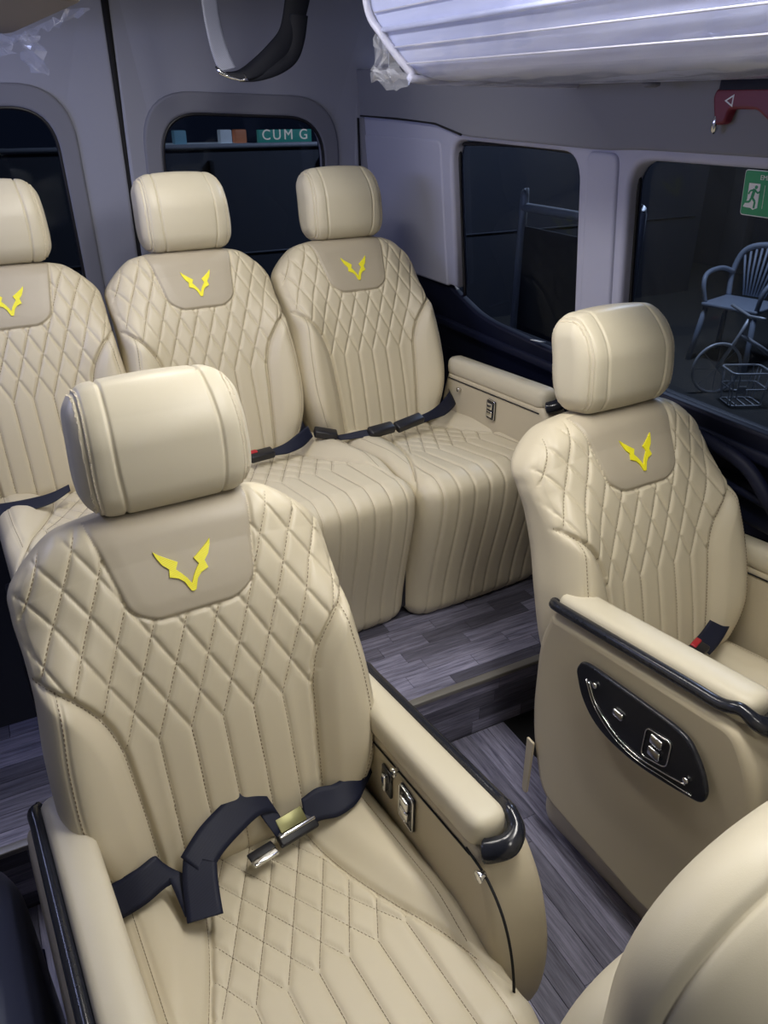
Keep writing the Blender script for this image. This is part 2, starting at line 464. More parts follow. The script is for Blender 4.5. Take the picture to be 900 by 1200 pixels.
# ------------------------------------------------------------------ SEAT: headrest
HZ = BL+.092
def build_headrest():
    V, d, F = rbox_grid(.138, .062, .099, .042, 130, 36, 90)
    x, y, z = V.T
    t = (z+.099)/.198
    wx = interp(t, [0, .25, .6, 1], [.95, 1.0, .99, .94]); x = x*wx
    wy = interp(t, [0, .4, .75, 1], [.78, 1.0, .96, .66]); y = y*wy
    front = ss(-d[:, 1], -.1, .5); topf = np.clip(d[:, 2], 0, 1)
    cr = .010*(1-(x/.138)**2); y = y-cr*front; z = z+.010*(1-(x/.138)**2)*topf
    y = y+.016*ss(t, .55, 1.0)
    fb = np.clip(1-np.abs(d[:, 0])*1.2, 0, 1)
    seam = np.minimum(np.abs(np.abs(x)-.077-.006*np.sin(PI*t)), 1)
    h = groove(seam, .0042, .0024)*fb
    es = np.abs(np.abs(V[:, 0])-.121); h = h+groove(es, .0026, .0022)+groove(np.abs(np.abs(V[:, 0])-.115), .0014, .0016)
    V2 = np.stack([x, y, z], 1)+d*h[:, None]
    a = math.radians(10); c, s = math.cos(a), math.sin(a)
    V2 = np.stack([V2[:, 0], V2[:, 1]*c+V2[:, 2]*s, -V2[:, 1]*s+V2[:, 2]*c], 1)
    return mesh_np('headrest', V2, F), V, V2, d
HR, hV, hV2, hd = build_headrest(); HR.materials.append(LEATHER3)
def hr_stitch():
    P = []; N = []
    for sg in (1, -1):
        for xx in (.1245, .1175):
            m = np.abs(hV[:, 0]-sg*xx) < .0019
            # walk around the loop by angle
            pts = hV2[m]; dd = hd[m]; ang = np.arctan2(hV[m][:, 2], hV[m][:, 1]); o = np.argsort(ang)
            P.append(pts[o][::2]+dd[o][::2]*.0004); N.append(dd[o][::2])
    return dashes_me('headrest_stitching', P, N, length=.0036, gap=.0024, wdt=.0008)
HSTITCH = hr_stitch(); HSTITCH.materials.append(THREADL)

# ------------------------------------------------------------------ SEAT: cushion
CD, CH = .60, .40      # depth, height
CPX, CPZ = .048, .092; S0 = .315
def cush_xb(s): return interp(s, [0, .11, .26, .38, .45, .50, .56], [.088, .100, .140, .186, .218, .245, .28])
def cush_disp(x, s):
    ax = np.abs(x); dd = diamond_d(x, s-S0, CPX, CPZ); dc = np.abs(((x/CPX+.5) % 1)-.5)*CPX
    d = np.where(s < S0, dd, dc)
    q = .0030*(1-np.clip(1-d/.013, 0, 1)**2)+groove(d, .0026, .0022)
    bol = .016*ss(ax-cush_xb(s), 0, .055)
    outer = groove(np.abs(ax-.197), .0022, .0022)+groove(np.abs(ax-.203), .0014, .002)
    inq = ax < cush_xb(s)
    h = np.where(inq, q, bol+np.where(s < .44, outer*ss(ax-cush_xb(s), .008, .02), 0))
    h = h+np.where(s < .54, groove(np.abs(ax-cush_xb(s))*.9, .011, .0048), 0)
    return h
def build_cushion():
    hw = .238
    V, d, F = rbox_grid(hw, CD/2, CH/2, .060, 150, 150, 84)
    x, y, z = V.T.copy()
    yb = y+CD/2; zt = CH/2-z; r = .060; Y0 = .04      # distances from the front edge and from the top
    ang = np.arctan2(np.maximum(d[:, 2], 0), np.maximum(-d[:, 1], 1e-9))
    s = np.where(yb > r, CD-yb, np.where(zt > r, CD-r+r*PI/2+(zt-r), CD-r+r*(PI/2-ang)))-.055
    front = ss(np.maximum(d[:, 2], -d[:, 1]), .15, .8)
    h = cush_disp(x, s)*front
    # warp: tilt, dip, waterfall lean
    tt = np.clip((CD-yb)/CD, 0, 1)
    z2 = z+(tt*.085)*ss(z, -.16, .1)
    z2 = z2+(.018*ss(np.abs(x), .09, .20)*(1-ss(tt, .6, .95))-.004)*ss(d[:, 2], .2, .8)
    wf = 1-ss(yb, .02, .14); y2 = y+(.06*ss(zt, .05, .32)-.02*np.sin(PI*np.clip(zt/CH, 0, 1)))*wf
    y2 = y2-.008*(1-(x/hw)**2)*ss(-d[:, 1], .2, .9)
    V2 = np.stack([x, y2, z2], 1)+d*h[:, None]
    V2[:, 1] += Y0+.015-CD/2+.01
    V2[:, 2] += .365-CH/2
    keep = ~((d[F].mean(1)[:, 2] < -.9))
    me = mesh_np('cushion', V2, F[keep]); me.materials.append(LEATHER)
    return me, x, s, front, V2, d
CUSH, cx_, cs_, cf_, cV, cdir = build_cushion()
csurf = make_lookup(cx_, cs_, cf_ > .3, cV)
cruns = []
for k in range(-8, 9):
    for sgn in (1, -1):
        cruns += clip_line([(CPX*k+sgn*(S0-s)*CPX/CPZ, s) for s in np.arange(.0, S0+.001, .004)], lambda x, s: abs(x) < float(cush_xb(s))-.003)
    cruns += clip_line([(CPX*k, s) for s in np.arange(S0, .72, .004)], lambda x, s: abs(x) < min(float(cush_xb(min(s, .55))), .225)-.006)
for sg in (1, -1):
    cruns.append([(sg*.2, s) for s in np.arange(.02, .40, .004)])
    cruns.append([(sg*(float(cush_xb(s))+.003), s) for s in np.arange(.02, .46, .004)])
CSTITCH = stitch(cruns, csurf, np.array([0, -.35, .93]), 'cushion_stitching', length=.0055, gap=.0012, wdt=.0007); CSTITCH.materials.append(THREAD)

# ------------------------------------------------------------------ assemble one seat, then copy
def copy_tree(o, parent=None):
    c = o.copy(); COL.objects.link(c)
    if parent: c.parent = parent
    for ch in list(o.children): copy_tree(ch, c)
    return c
def make_seat():
    t = thing('passenger_seat', '', '', (0, 0, 0))
    b = link('backrest', BACK, None, t); e = link('emblem', EMB, None, b); e['label'] = 'yellow embroidered winged V emblem'
    st = link('stitching', BSTITCH, None, b); st['kind'] = 'stuff'
    c, s = math.cos(REC), math.sin(REC); yy = .012
    hp = Vector((0, yy*c+HZ*s, -yy*s+HZ*c+.345))
    hp.x = .013; h = link('headrest', HR, None, t, hp); hs = link('stitching', HSTITCH, None, h); hs['kind'] = 'stuff'
    for sg in (1, -1):
        p0 = Vector((sg*.062, .02*c+.58*s, -.02*s+.58*c+.345)); p1 = hp+Vector((sg*.062, .012, -.03)); p0.x += .010
        tube('headrest_post', [p0, p0.lerp(p1, .5), p1], .0065, BLACK, t)
    cu = link('cushion', CUSH, None, t); st = link('stitching', CSTITCH, None, cu); st['kind'] = 'stuff'
    rbox('seat_base', (.40, .40, .16), .015, BLACK, t, (0, -.24, .085))
    return t
SEAT = make_seat()
SG = 'quilted beige passenger seats'
SEAT.location = (.200, .925, 0); SEAT.rotation_euler.z = math.radians(3)
tag(SEAT, 'large beige quilted seat in the left foreground with a navy belt across its cushion', 'seat', SG)
s2 = copy_tree(SEAT); s2.location = (1.150, .935, 0); s2.scale = (.97, 1, 1); tag(s2, 'single beige quilted seat on the right, behind the console with black inset panel', 'seat')
REAR = []
for x, lab in ((.06, 'leftmost rear row quilted seat, cut off by the left edge of the photo'),
               (.545, 'middle rear row quilted seat, headrest in front of the rear door window'),
               (1.03, 'rear row quilted seat in the right corner beside the tinted side window')):
    r = copy_tree(SEAT); r.location = (x, 2.05, .20); r.scale = (.925, 1, 1); tag(r, lab, 'seat'); REAR.append(r)
    for ch in r.children:
        if ch.name.startswith('cushion'): ch.location.x = .088; ch.scale.x = 1.10

# ------------------------------------------------------------------ armrest consoles
def switch_plate(parent, y, z, n, frame=True, w_=.036, h_=.05, sgn=-1):
    """rocker switch plate on a face looking along sgn*x; local origin at face"""
    pl = rbox('switch_plate', (.006, w_, h_), .0028, BLACKGLOSS, parent, (sgn*.003, y, z)); pl['label'] = 'black switch plate with chrome rockers'
    if frame:
        P = round_poly([(-w_/2, -h_/2), (w_/2, -h_/2), (w_/2, h_/2), (-w_/2, h_/2)], .009)
        tube('chrome_frame', [(sgn*.0035, a, b) for a, b in P], .0013, CHROME, pl, 6, True)
    for k in range(n):
        zz = (k-(n-1)/2)*.024
        rk = rbox('rocker_switch', (.007, .024 if n > 1 else .012, .019 if n > 1 else .034), .0022, CHROME, pl, (sgn*.006, 0, zz))
        if n > 1: pass
    return pl
def knob(parent, y, z, sgn=-1, r=.0075):
    me = tube_me('knob', [(0, 0, 0), (sgn*.004, 0, 0), (sgn*.011, 0, 0), (sgn*.0125, 0, 0)], [r*.6, r*.6, r, r*.8], 14)
    k = link('round_knob', me, CHROME, parent, (0, y, z)); return k

def console(name, label, loc, top_r, top_f, length, width, bottom, outer, bulge=.04, inner_sw=True, panel=False, group='armrest consoles'):
    """origin: inner-top-rear corner.  local y: 0 rear .. -length front; z tops top_r (rear), top_f (front); inner face at local x=0, outer at outer*width"""
    t = thing(name, label, 'console', loc, group)
    L = length; f = -L
    prof = [(0.01, top_r-.03), (f+.02, top_f-.03), (f-.03, top_f-.10), (f-.055, top_f-.24), (f-.04, bottom+.10), (f+.06, bottom), (-.02, bottom), (.05, bottom+.16), (.045, top_r-.12)]
    rp = round_poly(prof, [.01, .03, .06, .1, .1, .08, .05, .1, .06], 6)
    me = plate('body', rp, [], width, .018, 4); xform(me, M_YZ)
    # shift to inner face at 0 and flare
    for v in me.vertices:
        z = v.co.z; u = (top_f-z)/(top_f-bottom)
        wx = (v.co.x+width/2)/width
        v.co.x = outer*(wx*width+max(0, wx)*bulge*math.sin(PI*min(max(u, 0), 1)*.75)*1.0)
    if outer < 0: me.flip_normals()
    for p in me.polygons: p.use_smooth = True
    body = link('console_body', me, LEATHER2, t)
    # pad on top
    def topz(y): return top_r+(top_f-top_r)*(-y/L)
    n = 30; V = []; ring = 16; pw = width*.80
    ys = np.concatenate([[.012, .006], np.linspace(0, f+.045, n), [f+.036, f+.028, f+.022, f+.0185]])
    sc = np.concatenate([[.6, .9], np.ones(n), [.96, .86, .66, .35]])
    for y, s_ in zip(ys, sc):
        for k in range(ring):
            a = 2*PI*k/ring; ca, sa = math.cos(a), math.sin(a)
            ex = 2/3.2
            px = math.copysign(abs(ca)**ex, ca)*pw/2*s_; pz = math.copysign(abs(sa)**ex, sa)*.030*s_
            V.append((outer*(pw/2-.004+px), y, topz(y)-.020+pz+.006))
    F = []; N = len(ys)
    for i in range(N-1):
        for k in range(ring):
            q = (i*ring+k, i*ring+(k+1) % ring, (i+1)*ring+(k+1) % ring, (i+1)*ring+k)
            F.append(q if outer < 0 else q[::-1])
    c0 = len(V); V.append((outer*(pw/2-.004), ys[0], topz(ys[0])-.014)); V.append((outer*(pw/2-.004), ys[-1], topz(ys[-1])-.014))
    F2 = []
    for k in range(ring):
        a, b = k, (k+1) % ring; F2.append((b, a, c0) if outer < 0 else (a, b, c0))
        a, b = (N-1)*ring+k, (N-1)*ring+(k+1) % ring; F2.append((a, b, c0+1) if outer < 0 else (b, a, c0+1))
    me = bpy.data.meshes.new('arm_pad'); me.from_pydata(V, [], F+F2)
    for p in me.polygons: p.use_smooth = True
    link('arm_pad', me, LEATHER3, t)
    # gloss trim along the outer top edge, hooking round the front
    xo = outer*(width*.86); P = [(outer*width*.72, .014, topz(0)-.012), (xo, .004, topz(0)-.006)]
    for y in np.linspace(-.03, f+.06, 8): P.append((xo, y, topz(y)-.006))
    P += [(outer*width*.80, f+.03, top_f-.004), (outer*width*.72, f+.006, top_f-.012), (outer*width*.48, f-.004, top_f-.022), (outer*width*.2, f+.004, top_f-.030), (outer*width*.08, f+.012, top_f-.034)]
    P = catmull(P, 6); nP = len(P)
    rr = np.full(nP, .0105); i0 = int(nP*.74); rr[i0:] = np.interp(np.arange(i0, nP), [i0, nP*.85, nP-1], [.0105, .017, .017]); rr[:3] = [.006, .010, .0125]; rr[-2:] = [.015, .010]
    tr = tube('edge_trim', P, rr, BLACKGLOSS, t, 14); tr['label'] = 'glossy black wood-grain edge trim'
    # seam under the pad on the inner side
    tube('pad_seam', [(outer*-.0015, y, topz(y)-.052) for y in np.linspace(.0, f+.03, 6)], .0018, GAP, t, 6)
    return t
# L: console on the aisle side of the near left seat
cl = console('armrest_console', 'slim beige armrest console on aisle side of the near left seat', (.440, 1.06, 0), .535, .625, .50, .078, .12, 1, bulge=.03)
f_ = .001
for (y, z, n, w_, h_) in ((-.222, .472, 1, .034, .056), (-.294, .482, 2, .046, .072)):
    switch_plate(cl, y, z, n, n > 1, w_, h_)
knob(cl, -.256, .528, -1, .009); knob(cl, -.506, .568, -1, .0095)
tube('front_seam', catmull([(-.001, y-1.06, z) for y, z in ((.60, .57), (.545, .565), (.50, .53), (.472, .46), (.462, .36), (.47, .25))], 6), .0022, GAP, cl, 6)
# R: console on the aisle side of the right seat, with the black inset panel
cr = console('armrest_console', 'beige armrest console with black inset switch panel facing the aisle', (.945, .955, 0), .63, .70, .45, .085, .12, -1, bulge=-.02)
def outer_pt(y, z, dx=0): return (-.0865-dx, y, z)
PP = [(.858, .545), (.848, .570), (.826, .578), (.721, .590), (.620, .600), (.588, .596), (.552, .562), (.535, .525), (.540, .500), (.597, .480), (.693, .455), (.784, .457), (.835, .494)]
PP = [(y-.955, z) for y, z in PP]
def lean(me, amt=0.0):
    return me
me = plate('inset_panel', round_poly(PP, [.01, .01, .02, .05, .02, .015, .03, .012, .012, .05, .06, .06, .04], 5), [], .010, .004, 3); xform(me, M_YZ); me.transform(Matrix.Translation((-.088, 0, 0)))
for p in me.polygons: p.use_smooth = True
ip = link('inset_panel', me, BLACKGLOSS, cr); ip['label'] = 'glossy black inset panel with chrome switches'
line = catmull([(y-.955, z) for y, z in ((.818, .545), (.790, .510), (.735, .485), (.68, .482), (.62, .497), (.575, .512))], 6)
tube('chrome_strip', [(-.0945, y, z) for y, z in line], .0016, CHROME, ip, 6)
line = catmull([(y-.955, z) for y, z in ((.826, .545), (.795, .503), (.738, .476), (.68, .473), (.62, .487), (.560, .502))], 6)
tube('chrome_strip', [(-.0945, y, z) for y, z in line], .0010, CHROME, ip, 6)
fr = round_poly([(.672-.955, .492), (.617-.955, .510), (.617-.955, .567), (.672-.955, .556)], .012)
tube('chrome_frame', [(-.0945, y, z) for y, z in fr], .0014, CHROME, ip, 6, True)
for z in (.520, .546): rbox('rocker_switch', (.008, .026, .019), .003, CHROME, ip, (-.096, .645-.955, z))
rbox('rocker_switch', (.008, .024, .015), .003, CHROME, ip, (-.096, .735-.955, .533))
for y, z in ((.800, .550), (.575, .523)):
    k = link('round_knob', tube_me('knob', [(0, 0, 0), (-.003, 0, 0), (-.006, 0, 0), (-.0075, 0, 0)], [.004, .0055, .006, .004], 12), CHROME, ip, (-.092, y-.955, z))
# beige pull tongue hanging at the rear foot of that console
pt = plate('pull_tongue', round_poly([(-.009, -.06), (.009, -.06), (.012, .10), (-.012, .10)], [.012, .012, .004, .004]), [], .006, .002); xform(pt, M_YZ)
link('pull_tongue', pt, LEATHER2, cr, (-.076, .022, .150))
# thin armrest on the wall side of L seat
ca = console('armrest_console', 'thin beige armrest with navy outer trim at the bottom left corner', (-.035, .985, 0), .535, .575, .50, .078, .12, -1, bulge=.02); ca.rotation_euler.z = math.radians(4)
cw = console('armrest_console', 'beige wall side armrest of the rear corner seat with a small switch plate', (1.285, 2.04, 0), .765, .80, .50, .075, .30, 1, bulge=.01)
switch_plate(cw, -.25, .685, 2, True, .04, .06); knob(cw, -.072, .695)
cx = console('armrest_console', 'plain beige wall side armrest at the right edge of the photo', (1.405, 1.03, 0), .60, .66, .50, .075, .12, 1, bulge=.01)

# ------------------------------------------------------------------ seat belts
def belt(name, label, loc=(0, 0, 0)): return thing(name, label, 'seat belt', loc)
def buckle(parent, loc, rz, tilt=0, red=True, size=(.075, .03, .02), name='buckle'):
    e = Euler((tilt, 0, rz)); M = Matrix.Translation(loc) @ e.to_matrix().to_4x4()
    b = rbox(name, size, .005, BLACK, parent, loc, e)
    if red:
        r = rbox('release_button', (.010, size[1]*.8, size[2]*.7), .002, RED, b, (size[0]/2-.002, 0, .002)); r['label'] = 'red release button'
    return b
def on_cush(seat, x, s, lift=.003):
    return np.array(seat.location)+csurf(x, s)+np.array([0, 0, lift])
def W(*p): return np.array(p, float)
# near left seat: loosely folded lap belt with metal tongue and buckle
b1 = belt('seat_belt', 'loosely folded navy lap belt with metal buckle on the near left seat', (.2, .86, .40))
def rel(o, P): return [W(*p)-np.array(o.location) for p in P]
Z = .0
C = [(-.060, .850, .425), (-.020, .846, .437), (.020, .846, .448), (.055, .855, .453), (.078, .850, .440), (.088, .815, .434), (.094, .775, .430)]
S = [(0, .65, .75), (0, .65, .75), (0, .7, .7), (-.25, .7, .65), (-.85, .5, .35), (-.95, .3, .2), (-1, .1, .1)]
link('webbing', ribbon_me('webbing', rel(b1, C), S, [.024, .0265, .0265, .025, .0265, .0265, .0265]), WEB, b1)
C = [(.094, .762, .432), (.098, .790, .438), (.104, .822, .446), (.112, .848, .455)]
S = [(1, -.15, 0), (1, -.12, 0), (1, -.2, -.05), (.8, -.5, -.2)]
link('webbing', ribbon_me('webbing', rel(b1, C), S, .0265), WEB, b1)
C = [(.100, .838, .452), (.135, .866, .462), (.175, .886, .470), (.215, .902, .474), (.243, .903, .464), (.246, .888, .448), (.230, .874, .440)]
S = [(.55, -.75, -.35), (.42, -.75, -.5), (.35, -.75, -.55), (.32, -.72, -.6), (.3, -.7, -.65), (.3, -.7, -.6), (.3, -.7, -.5)]
link('webbing', ribbon_me('webbing', rel(b1, C), S, .0275), WEB, b1)
tg = rbox('tongue', (.046, .015, .008), .003, CHROME, b1, rel(b1, [(.212, .836, .412)])[0], (0, 0, .2))
rbox('tongue_grip', (.046, .018, .006), .002, BLACK, tg, (0, .012, .001))
bk = rbox('buckle', (.074, .040, .014), .004, BLACK, b1, rel(b1, [(.276, .866, .418)])[0], (.55, 0, .18))
rbox('buckle_edge', (.070, .006, .005), .002, CHROME, bk, (0, -.004, .0085))
rbox('buckle_plate', (.050, .024, .004), .001, mat('olive_metal', (.16, .155, .06), .35, metal=.5), bk, (-.004, .012, .0085))
C = [(.296, .876, .430), (.325, .876, .436), (.355, .872, .434), (.385, .876, .440), (.412, .892, .446), (.44, .915, .44)]
S = [(.1, .65, .75), (.12, .7, .7), (.1, .75, .6), (-.15, .75, .65), (-.25, .5, .8), (-.3, .5, .8)]
link('webbing', ribbon_me('webbing', rel(b1, C), S, [.023, .0265, .0265, .024, .020, .014]), WEB, b1)
# right seat
b2 = belt('seat_belt', 'navy belt with red button buckle on the right seat', (1.25, .88, .44))
bb = buckle(b2, rel(b2, [(1.205, .868, .452)])[0], .35, .2, False, (.060, .036, .022))
r_ = rbox('release_button', (.034, .014, .010), .003, RED, bb, (.012, .010, .009)); r_['label'] = 'red release button'
C = [(1.225, .872, .452), (1.262, .885, .452), (1.30, .900, .458), (1.335, .915, .468), (1.38, .935, .47)]
S = [(-.2, .8, .3), (-.35, .8, .3), (-.5, .75, .4), (-.5, .6, .5), (-.4, .5, .7)]
link('webbing', ribbon_me('webbing', rel(b2, C), S, .022), WEB, b2)
# rear corner seat
b3 = belt('seat_belt', 'black belt with two buckles on the rear corner seat', (1.03, 1.93, .62))
rbox('buckle', (.085, .036, .026), .008, BLACK, b3, rel(b3, [(.975, 1.915, .632)])[0], (.3, -.05, .05))
rbox('buckle', (.10, .034, .024), .006, BLACK, b3, rel(b3, [(1.075, 1.925, .634)])[0], (.35, -.12, .14))
C = [(1.10, 1.930, .630), (1.16, 1.945, .634), (1.22, 1.965, .640), (1.275, 2.0, .655), (1.29, 2.03, .66)]
S = [(0, .7, .7), (0, .7, .7), (-.2, .6, .7), (-.3, .5, .8), (-.3, .5, .8)]
link('webbing', ribbon_me('webbing', rel(b3, C), S, [.014, .014, .020, .022, .018]), WEB, b3)
C = [(.84, 1.965, .612), (.875, 1.945, .618), (.91, 1.93, .624), (.945, 1.915, .628)]
link('webbing', ribbon_me('webbing', rel(b3, C), [(.2, .7, .6)]*4, [.008, .010, .012, .014]), WEB, b3)
# rear middle seat
b4 = belt('seat_belt', 'black belt with red button on the middle rear seat', (.68, 1.94, .61))
bb = buckle(b4, rel(b4, [(.60, 1.925, .622)])[0], .15, .2, False, (.075, .034, .022))
r_ = rbox('release_button', (.030, .014, .010), .003, RED, bb, (-.024, .008, .009)); r_['label'] = 'red release button'
C = [(.63, 1.93, .620), (.68, 1.935, .622), (.73, 1.955, .630), (.775, 1.985, .640)]
link('webbing', ribbon_me('webbing', rel(b4, C), [(0, .7, .6), (-.1, .7, .6), (-.2, .6, .7), (-.2, .5, .8)], [.010, .016, .020, .018]), WEB, b4)
bb = rbox('buckle', (.07, .034, .024), .006, BLACK, b4, rel(b4, [(.815, 1.965, .632)])[0], (.2, .25, -.25))
# rear left seat
b5 = belt('seat_belt', 'black belt lying across the leftmost rear seat', (0, 1.9, .61))
C = [(-.16, 1.92, .614), (-.08, 1.905, .616), (-.02, 1.90, .620), (.04, 1.905, .624), (.09, 1.925, .634)]
link('webbing', ribbon_me('webbing', rel(b5, C), [(0, .8, .5)]*5, [.022, .022, .018, .015, .010]), WEB, b5)

# ------------------------------------------------------------------ foreground seat corner (lower right)
fg = thing('front_seat', 'plain beige headrest and seat corner cut off at the lower right corner', 'seat', (.62, .13, 0))
fg.location = (.60, .25, .5)
def slab(name, x0, x1, z0, z1, rad, y, dep, bev, parent, m=LEATHER3, bulge=0):
    o = parent.location
    me = plate(name, round_poly([(x0-o.x, z0-o.z), (x1-o.x, z0-o.z), (x1-o.x, z1-o.z), (x0-o.x, z1-o.z)], [.05, .05, rad, rad], 14), [], dep, bev, 8)
    xform(me, M_XZ); me.transform(Matrix.Translation((0, y-o.y, 0)))
    for p in me.polygons: p.use_smooth = True
    return link(name, me, m, parent)
def loaf(name, x0, x1, z0, z1, rad, secs, parent, m):
    rings = []; o = parent.location
    for y, ins in secs:
        q = round_poly([(x0+ins, z0+ins), (x1-ins, z0+ins), (x1-ins, z1-ins), (x0+ins, z1-ins)], [.05, .05, max(rad-ins*.6, .02), max(rad-ins*.6, .02)], 16)
        rings.append([(a-o.x, y-o.y, b-o.z) for a, b in q])
    n = len(rings[0]); V = [p for r in rings for p in r]; F = []
    for i in range(len(rings)-1):
        for k in range(n): F.append((i*n+(k+1) % n, i*n+k, (i+1)*n+k, (i+1)*n+(k+1) % n))
    F.append(tuple(range(n))); F.append(tuple(range((len(rings)-1)*n, len(rings)*n))[::-1])
    me = bpy.data.meshes.new(name); me.from_pydata(V, [], F)
    for p in me.polygons: p.use_smooth = len(p.vertices) == 4
    bm = bmesh.new(); bm.from_mesh(me); bmesh.ops.recalc_face_normals(bm, faces=bm.faces); bm.to_mesh(me); bm.free()
    return link(name, me, m, parent)
SEC = [(.335, .10), (.332, .05), (.322, .022), (.305, .008), (.288, .001), (.272, .001), (.266, .003), (.2625, .008), (.2605, .010), (.2585, .008), (.254, .0075), (.243, .012), (.226, .022), (.205, .037), (.185, .054), (.168, .072), (.155, .092), (.146, .115), (.140, .14)]
SEC = [(y-.048, i_) for y, i_ in SEC]
loaf('headrest', .352, .92, .58, .975, .23, SEC, fg, LEATHER3)
SEC2 = [(y+.055, i_) for y, i_ in SEC]
loaf('backrest', .345, .90, .20, .735, .18, SEC2, fg, LEATHER3)

# ------------------------------------------------------------------ floor
STEP = .18; SY = 1.265
fl = struct(link('floor', rbox('t', (2.3, 1.9, .04), 0, None).data, GAP)); fl.location = (.42, .33, -.024)
fl2 = struct(link('platform_floor', rbox('t', (2.3, 1.55, STEP), 0, None).data, GAP)); fl2.location = (.42, SY+.006+1.55/2, STEP/2-.004)
for o in list(bpy.data.objects):
    if o.name == 't' or o.name.startswith('t.'): bpy.data.objects.remove(o)
def plank_me(name, lx, ly, lz=.004):
    x, y, z = lx/2-.0004, ly/2-.0004, lz; b = .0006
    V = [(-x, -y, 0), (x, -y, 0), (x, y, 0), (-x, y, 0), (-x, -y, z-b), (x, -y, z-b), (x, y, z-b), (-x, y, z-b),
         (-x+b, -y+b, z), (x-b, -y+b, z), (x-b, y-b, z), (-x+b, y-b, z)]
    F = [(0, 1, 5, 4), (1, 2, 6, 5), (2, 3, 7, 6), (3, 0, 4, 7), (4, 5, 9, 8), (5, 6, 10, 9), (6, 7, 11, 10), (7, 4, 8, 11), (8, 9, 10, 11)]
    me = bpy.data.meshes.new(name); me.from_pydata(V, [], F); me.update(); return me
PL = [plank_me('plank', l, .047) for l in (.14, .20, .26)]
for p in PL: p.materials.append(WX)
y = SY+.004+.0235; row = 0
while y < 1.66:
    x = -.72+random.random()*.12
    while x < 1.5:
        k = random.randrange(3); l = (.14, .20, .26)[k]
        o = bpy.data.objects.new('plank', PL[k]); COL.objects.link(o); o.parent = fl2
        o.location = Vector((x+l/2, y, STEP-.004))-fl2.location+Vector((0, 0, 0.0)); x += l
    y += .047
PLY = [plank_me('plank', .055, l) for l in (.6, .9)]
for p in PLY: p.materials.append(WY)
xs = [.44+.055*i for i in range(11)]+[-.70+.055*i for i in range(12)]
for x in xs:
    y = .30-random.random()*.5
    while y < SY-.004:
        k = random.randrange(2); l = (.6, .9)[k]
        l2 = min(l, SY-.002-y)
        me = PLY[k] if l2 == l else plank_me('plank', .055, l2)
        if not me.materials: me.materials.append(WY)
        o = bpy.data.objects.new('plank', me); COL.objects.link(o); o.parent = fl
        o.location = Vector((x, y+l2/2, -.004))-fl.location; y += l2
# riser boards
RP = [plank_me('plank', l, .044) for l in (.16, .24, .30)]
for p in RP: p.materials.append(WX)
for r in range(4):
    x = -.72+random.random()*.2
    while x < 1.45:
        k = random.randrange(3); l = (.16, .24, .30)[k]
        o = bpy.data.objects.new('plank', RP[k]); COL.objects.link(o); o.parent = fl2; o.rotation_euler = (PI/2, 0, 0)
        o.location = Vector((x+l/2, SY+.007, .024+.044*r-.01))-fl2.location; x += l
ns = rbox('trim_1', (2.2, .022, .014), .003, ALU, None, (.42, SY+.004, STEP-.005)); struct(ns)

# ------------------------------------------------------------------ right side wall
def wx(z): return 1.415-(z-.88)*.10
def lean_x(me, base=0.0):
    for v in me.vertices: v.co.x += wx(v.co.z)+base
    me.update(); return me
ZB, ZT, ZTOP = .88, 1.392, 1.60
W1 = (1.60, 2.19); W2 = (.10, 1.425)
outer = [(-.7, ZB), (W2[0], ZB), (W2[0], ZT), (W2[1], ZT-.005), (W2[1], ZB), (W1[0], ZB), (W1[0], ZT), (W1[1], ZT+.01), (W1[1], ZB+.08), (2.86, ZB+.08), (2.86, ZTOP), (-.7, ZTOP)]
rad = [0, 0, .07, .07, .0, .0, .07, .07, .0, 0, 0, 0]
me = plate('wall_right', round_poly(outer, rad, 8), [], .05, .012, 3); xform(me, M_YZ); lean_x(me, .012)
for p in me.polygons: p.use_smooth = True
wr = struct(link('wall_right', me, LAV))
# header band above the windows (darker headliner fabric), sits proud of the pillars
me = plate('header', round_poly([(-.7, 1.415), (1.40, 1.408), (1.5, 1.402), (2.1, 1.412), (2.25, 1.44), (2.80, 1.455), (2.80, 1.60), (-.7, 1.60)], [0, .05, .05, .05, .1, 0, 0, 0]), [], .02, .006, 2); xform(me, M_YZ); lean_x(me, -.018)
hd_ = link('header_band', me, HEAD, wr)
# pillar covers (slightly raised centre panels)
for y0, y1, n_, zb_, pr_ in ((W2[1]+.030, W1[0]-.030, 'pillar_cover', ZB-.02, -.010), (W1[1]+.05, 2.79, 'pillar_cover', ZB+.075, -.0075)):
    me = plate(n_, round_poly([(y0, zb_), (y1, zb_), (y1-.004, 1.398), (y0+.004, 1.398)], [.01, .01, .025, .025]), [], .02, .008, 3); xform(me, M_YZ); lean_x(me, pr_)
    for p in me.polygons: p.use_smooth = True
    link(n_, me, LAV, wr)
tube('seam', [(wx(1.43)-.030, y, z) for y, z in ((2.80, 1.457), (2.5, 1.452), (2.25, 1.442), (2.1, 1.416))], .003, GAP, wr, 6)
# glass
for i, (y0, y1) in enumerate((W1, W2)):
    me = plate('glass', [(y0-.04, ZB-.03), (y1+.04, ZB-.03), (y1+.04, ZT+.04), (y0-.04, ZT+.04)], [], .005); xform(me, M_YZ); lean_x(me, .026)
    wn = struct(link('window_%d' % (i+1), me, GLASS))
    # black rubber gasket round the opening
    gz = [(y0+.002, ZB+.0), (y0+.002, ZT-.05), (y0+.05, ZT-.002), (y1-.05, ZT-.002), (y1-.002, ZT-.05), (y1-.002, ZB)]
    gp = catmull(gz, 5); tube('gasket', [(wx(z)+.018, y, z) for y, z in gp], .006, BLACK, wn, 6)
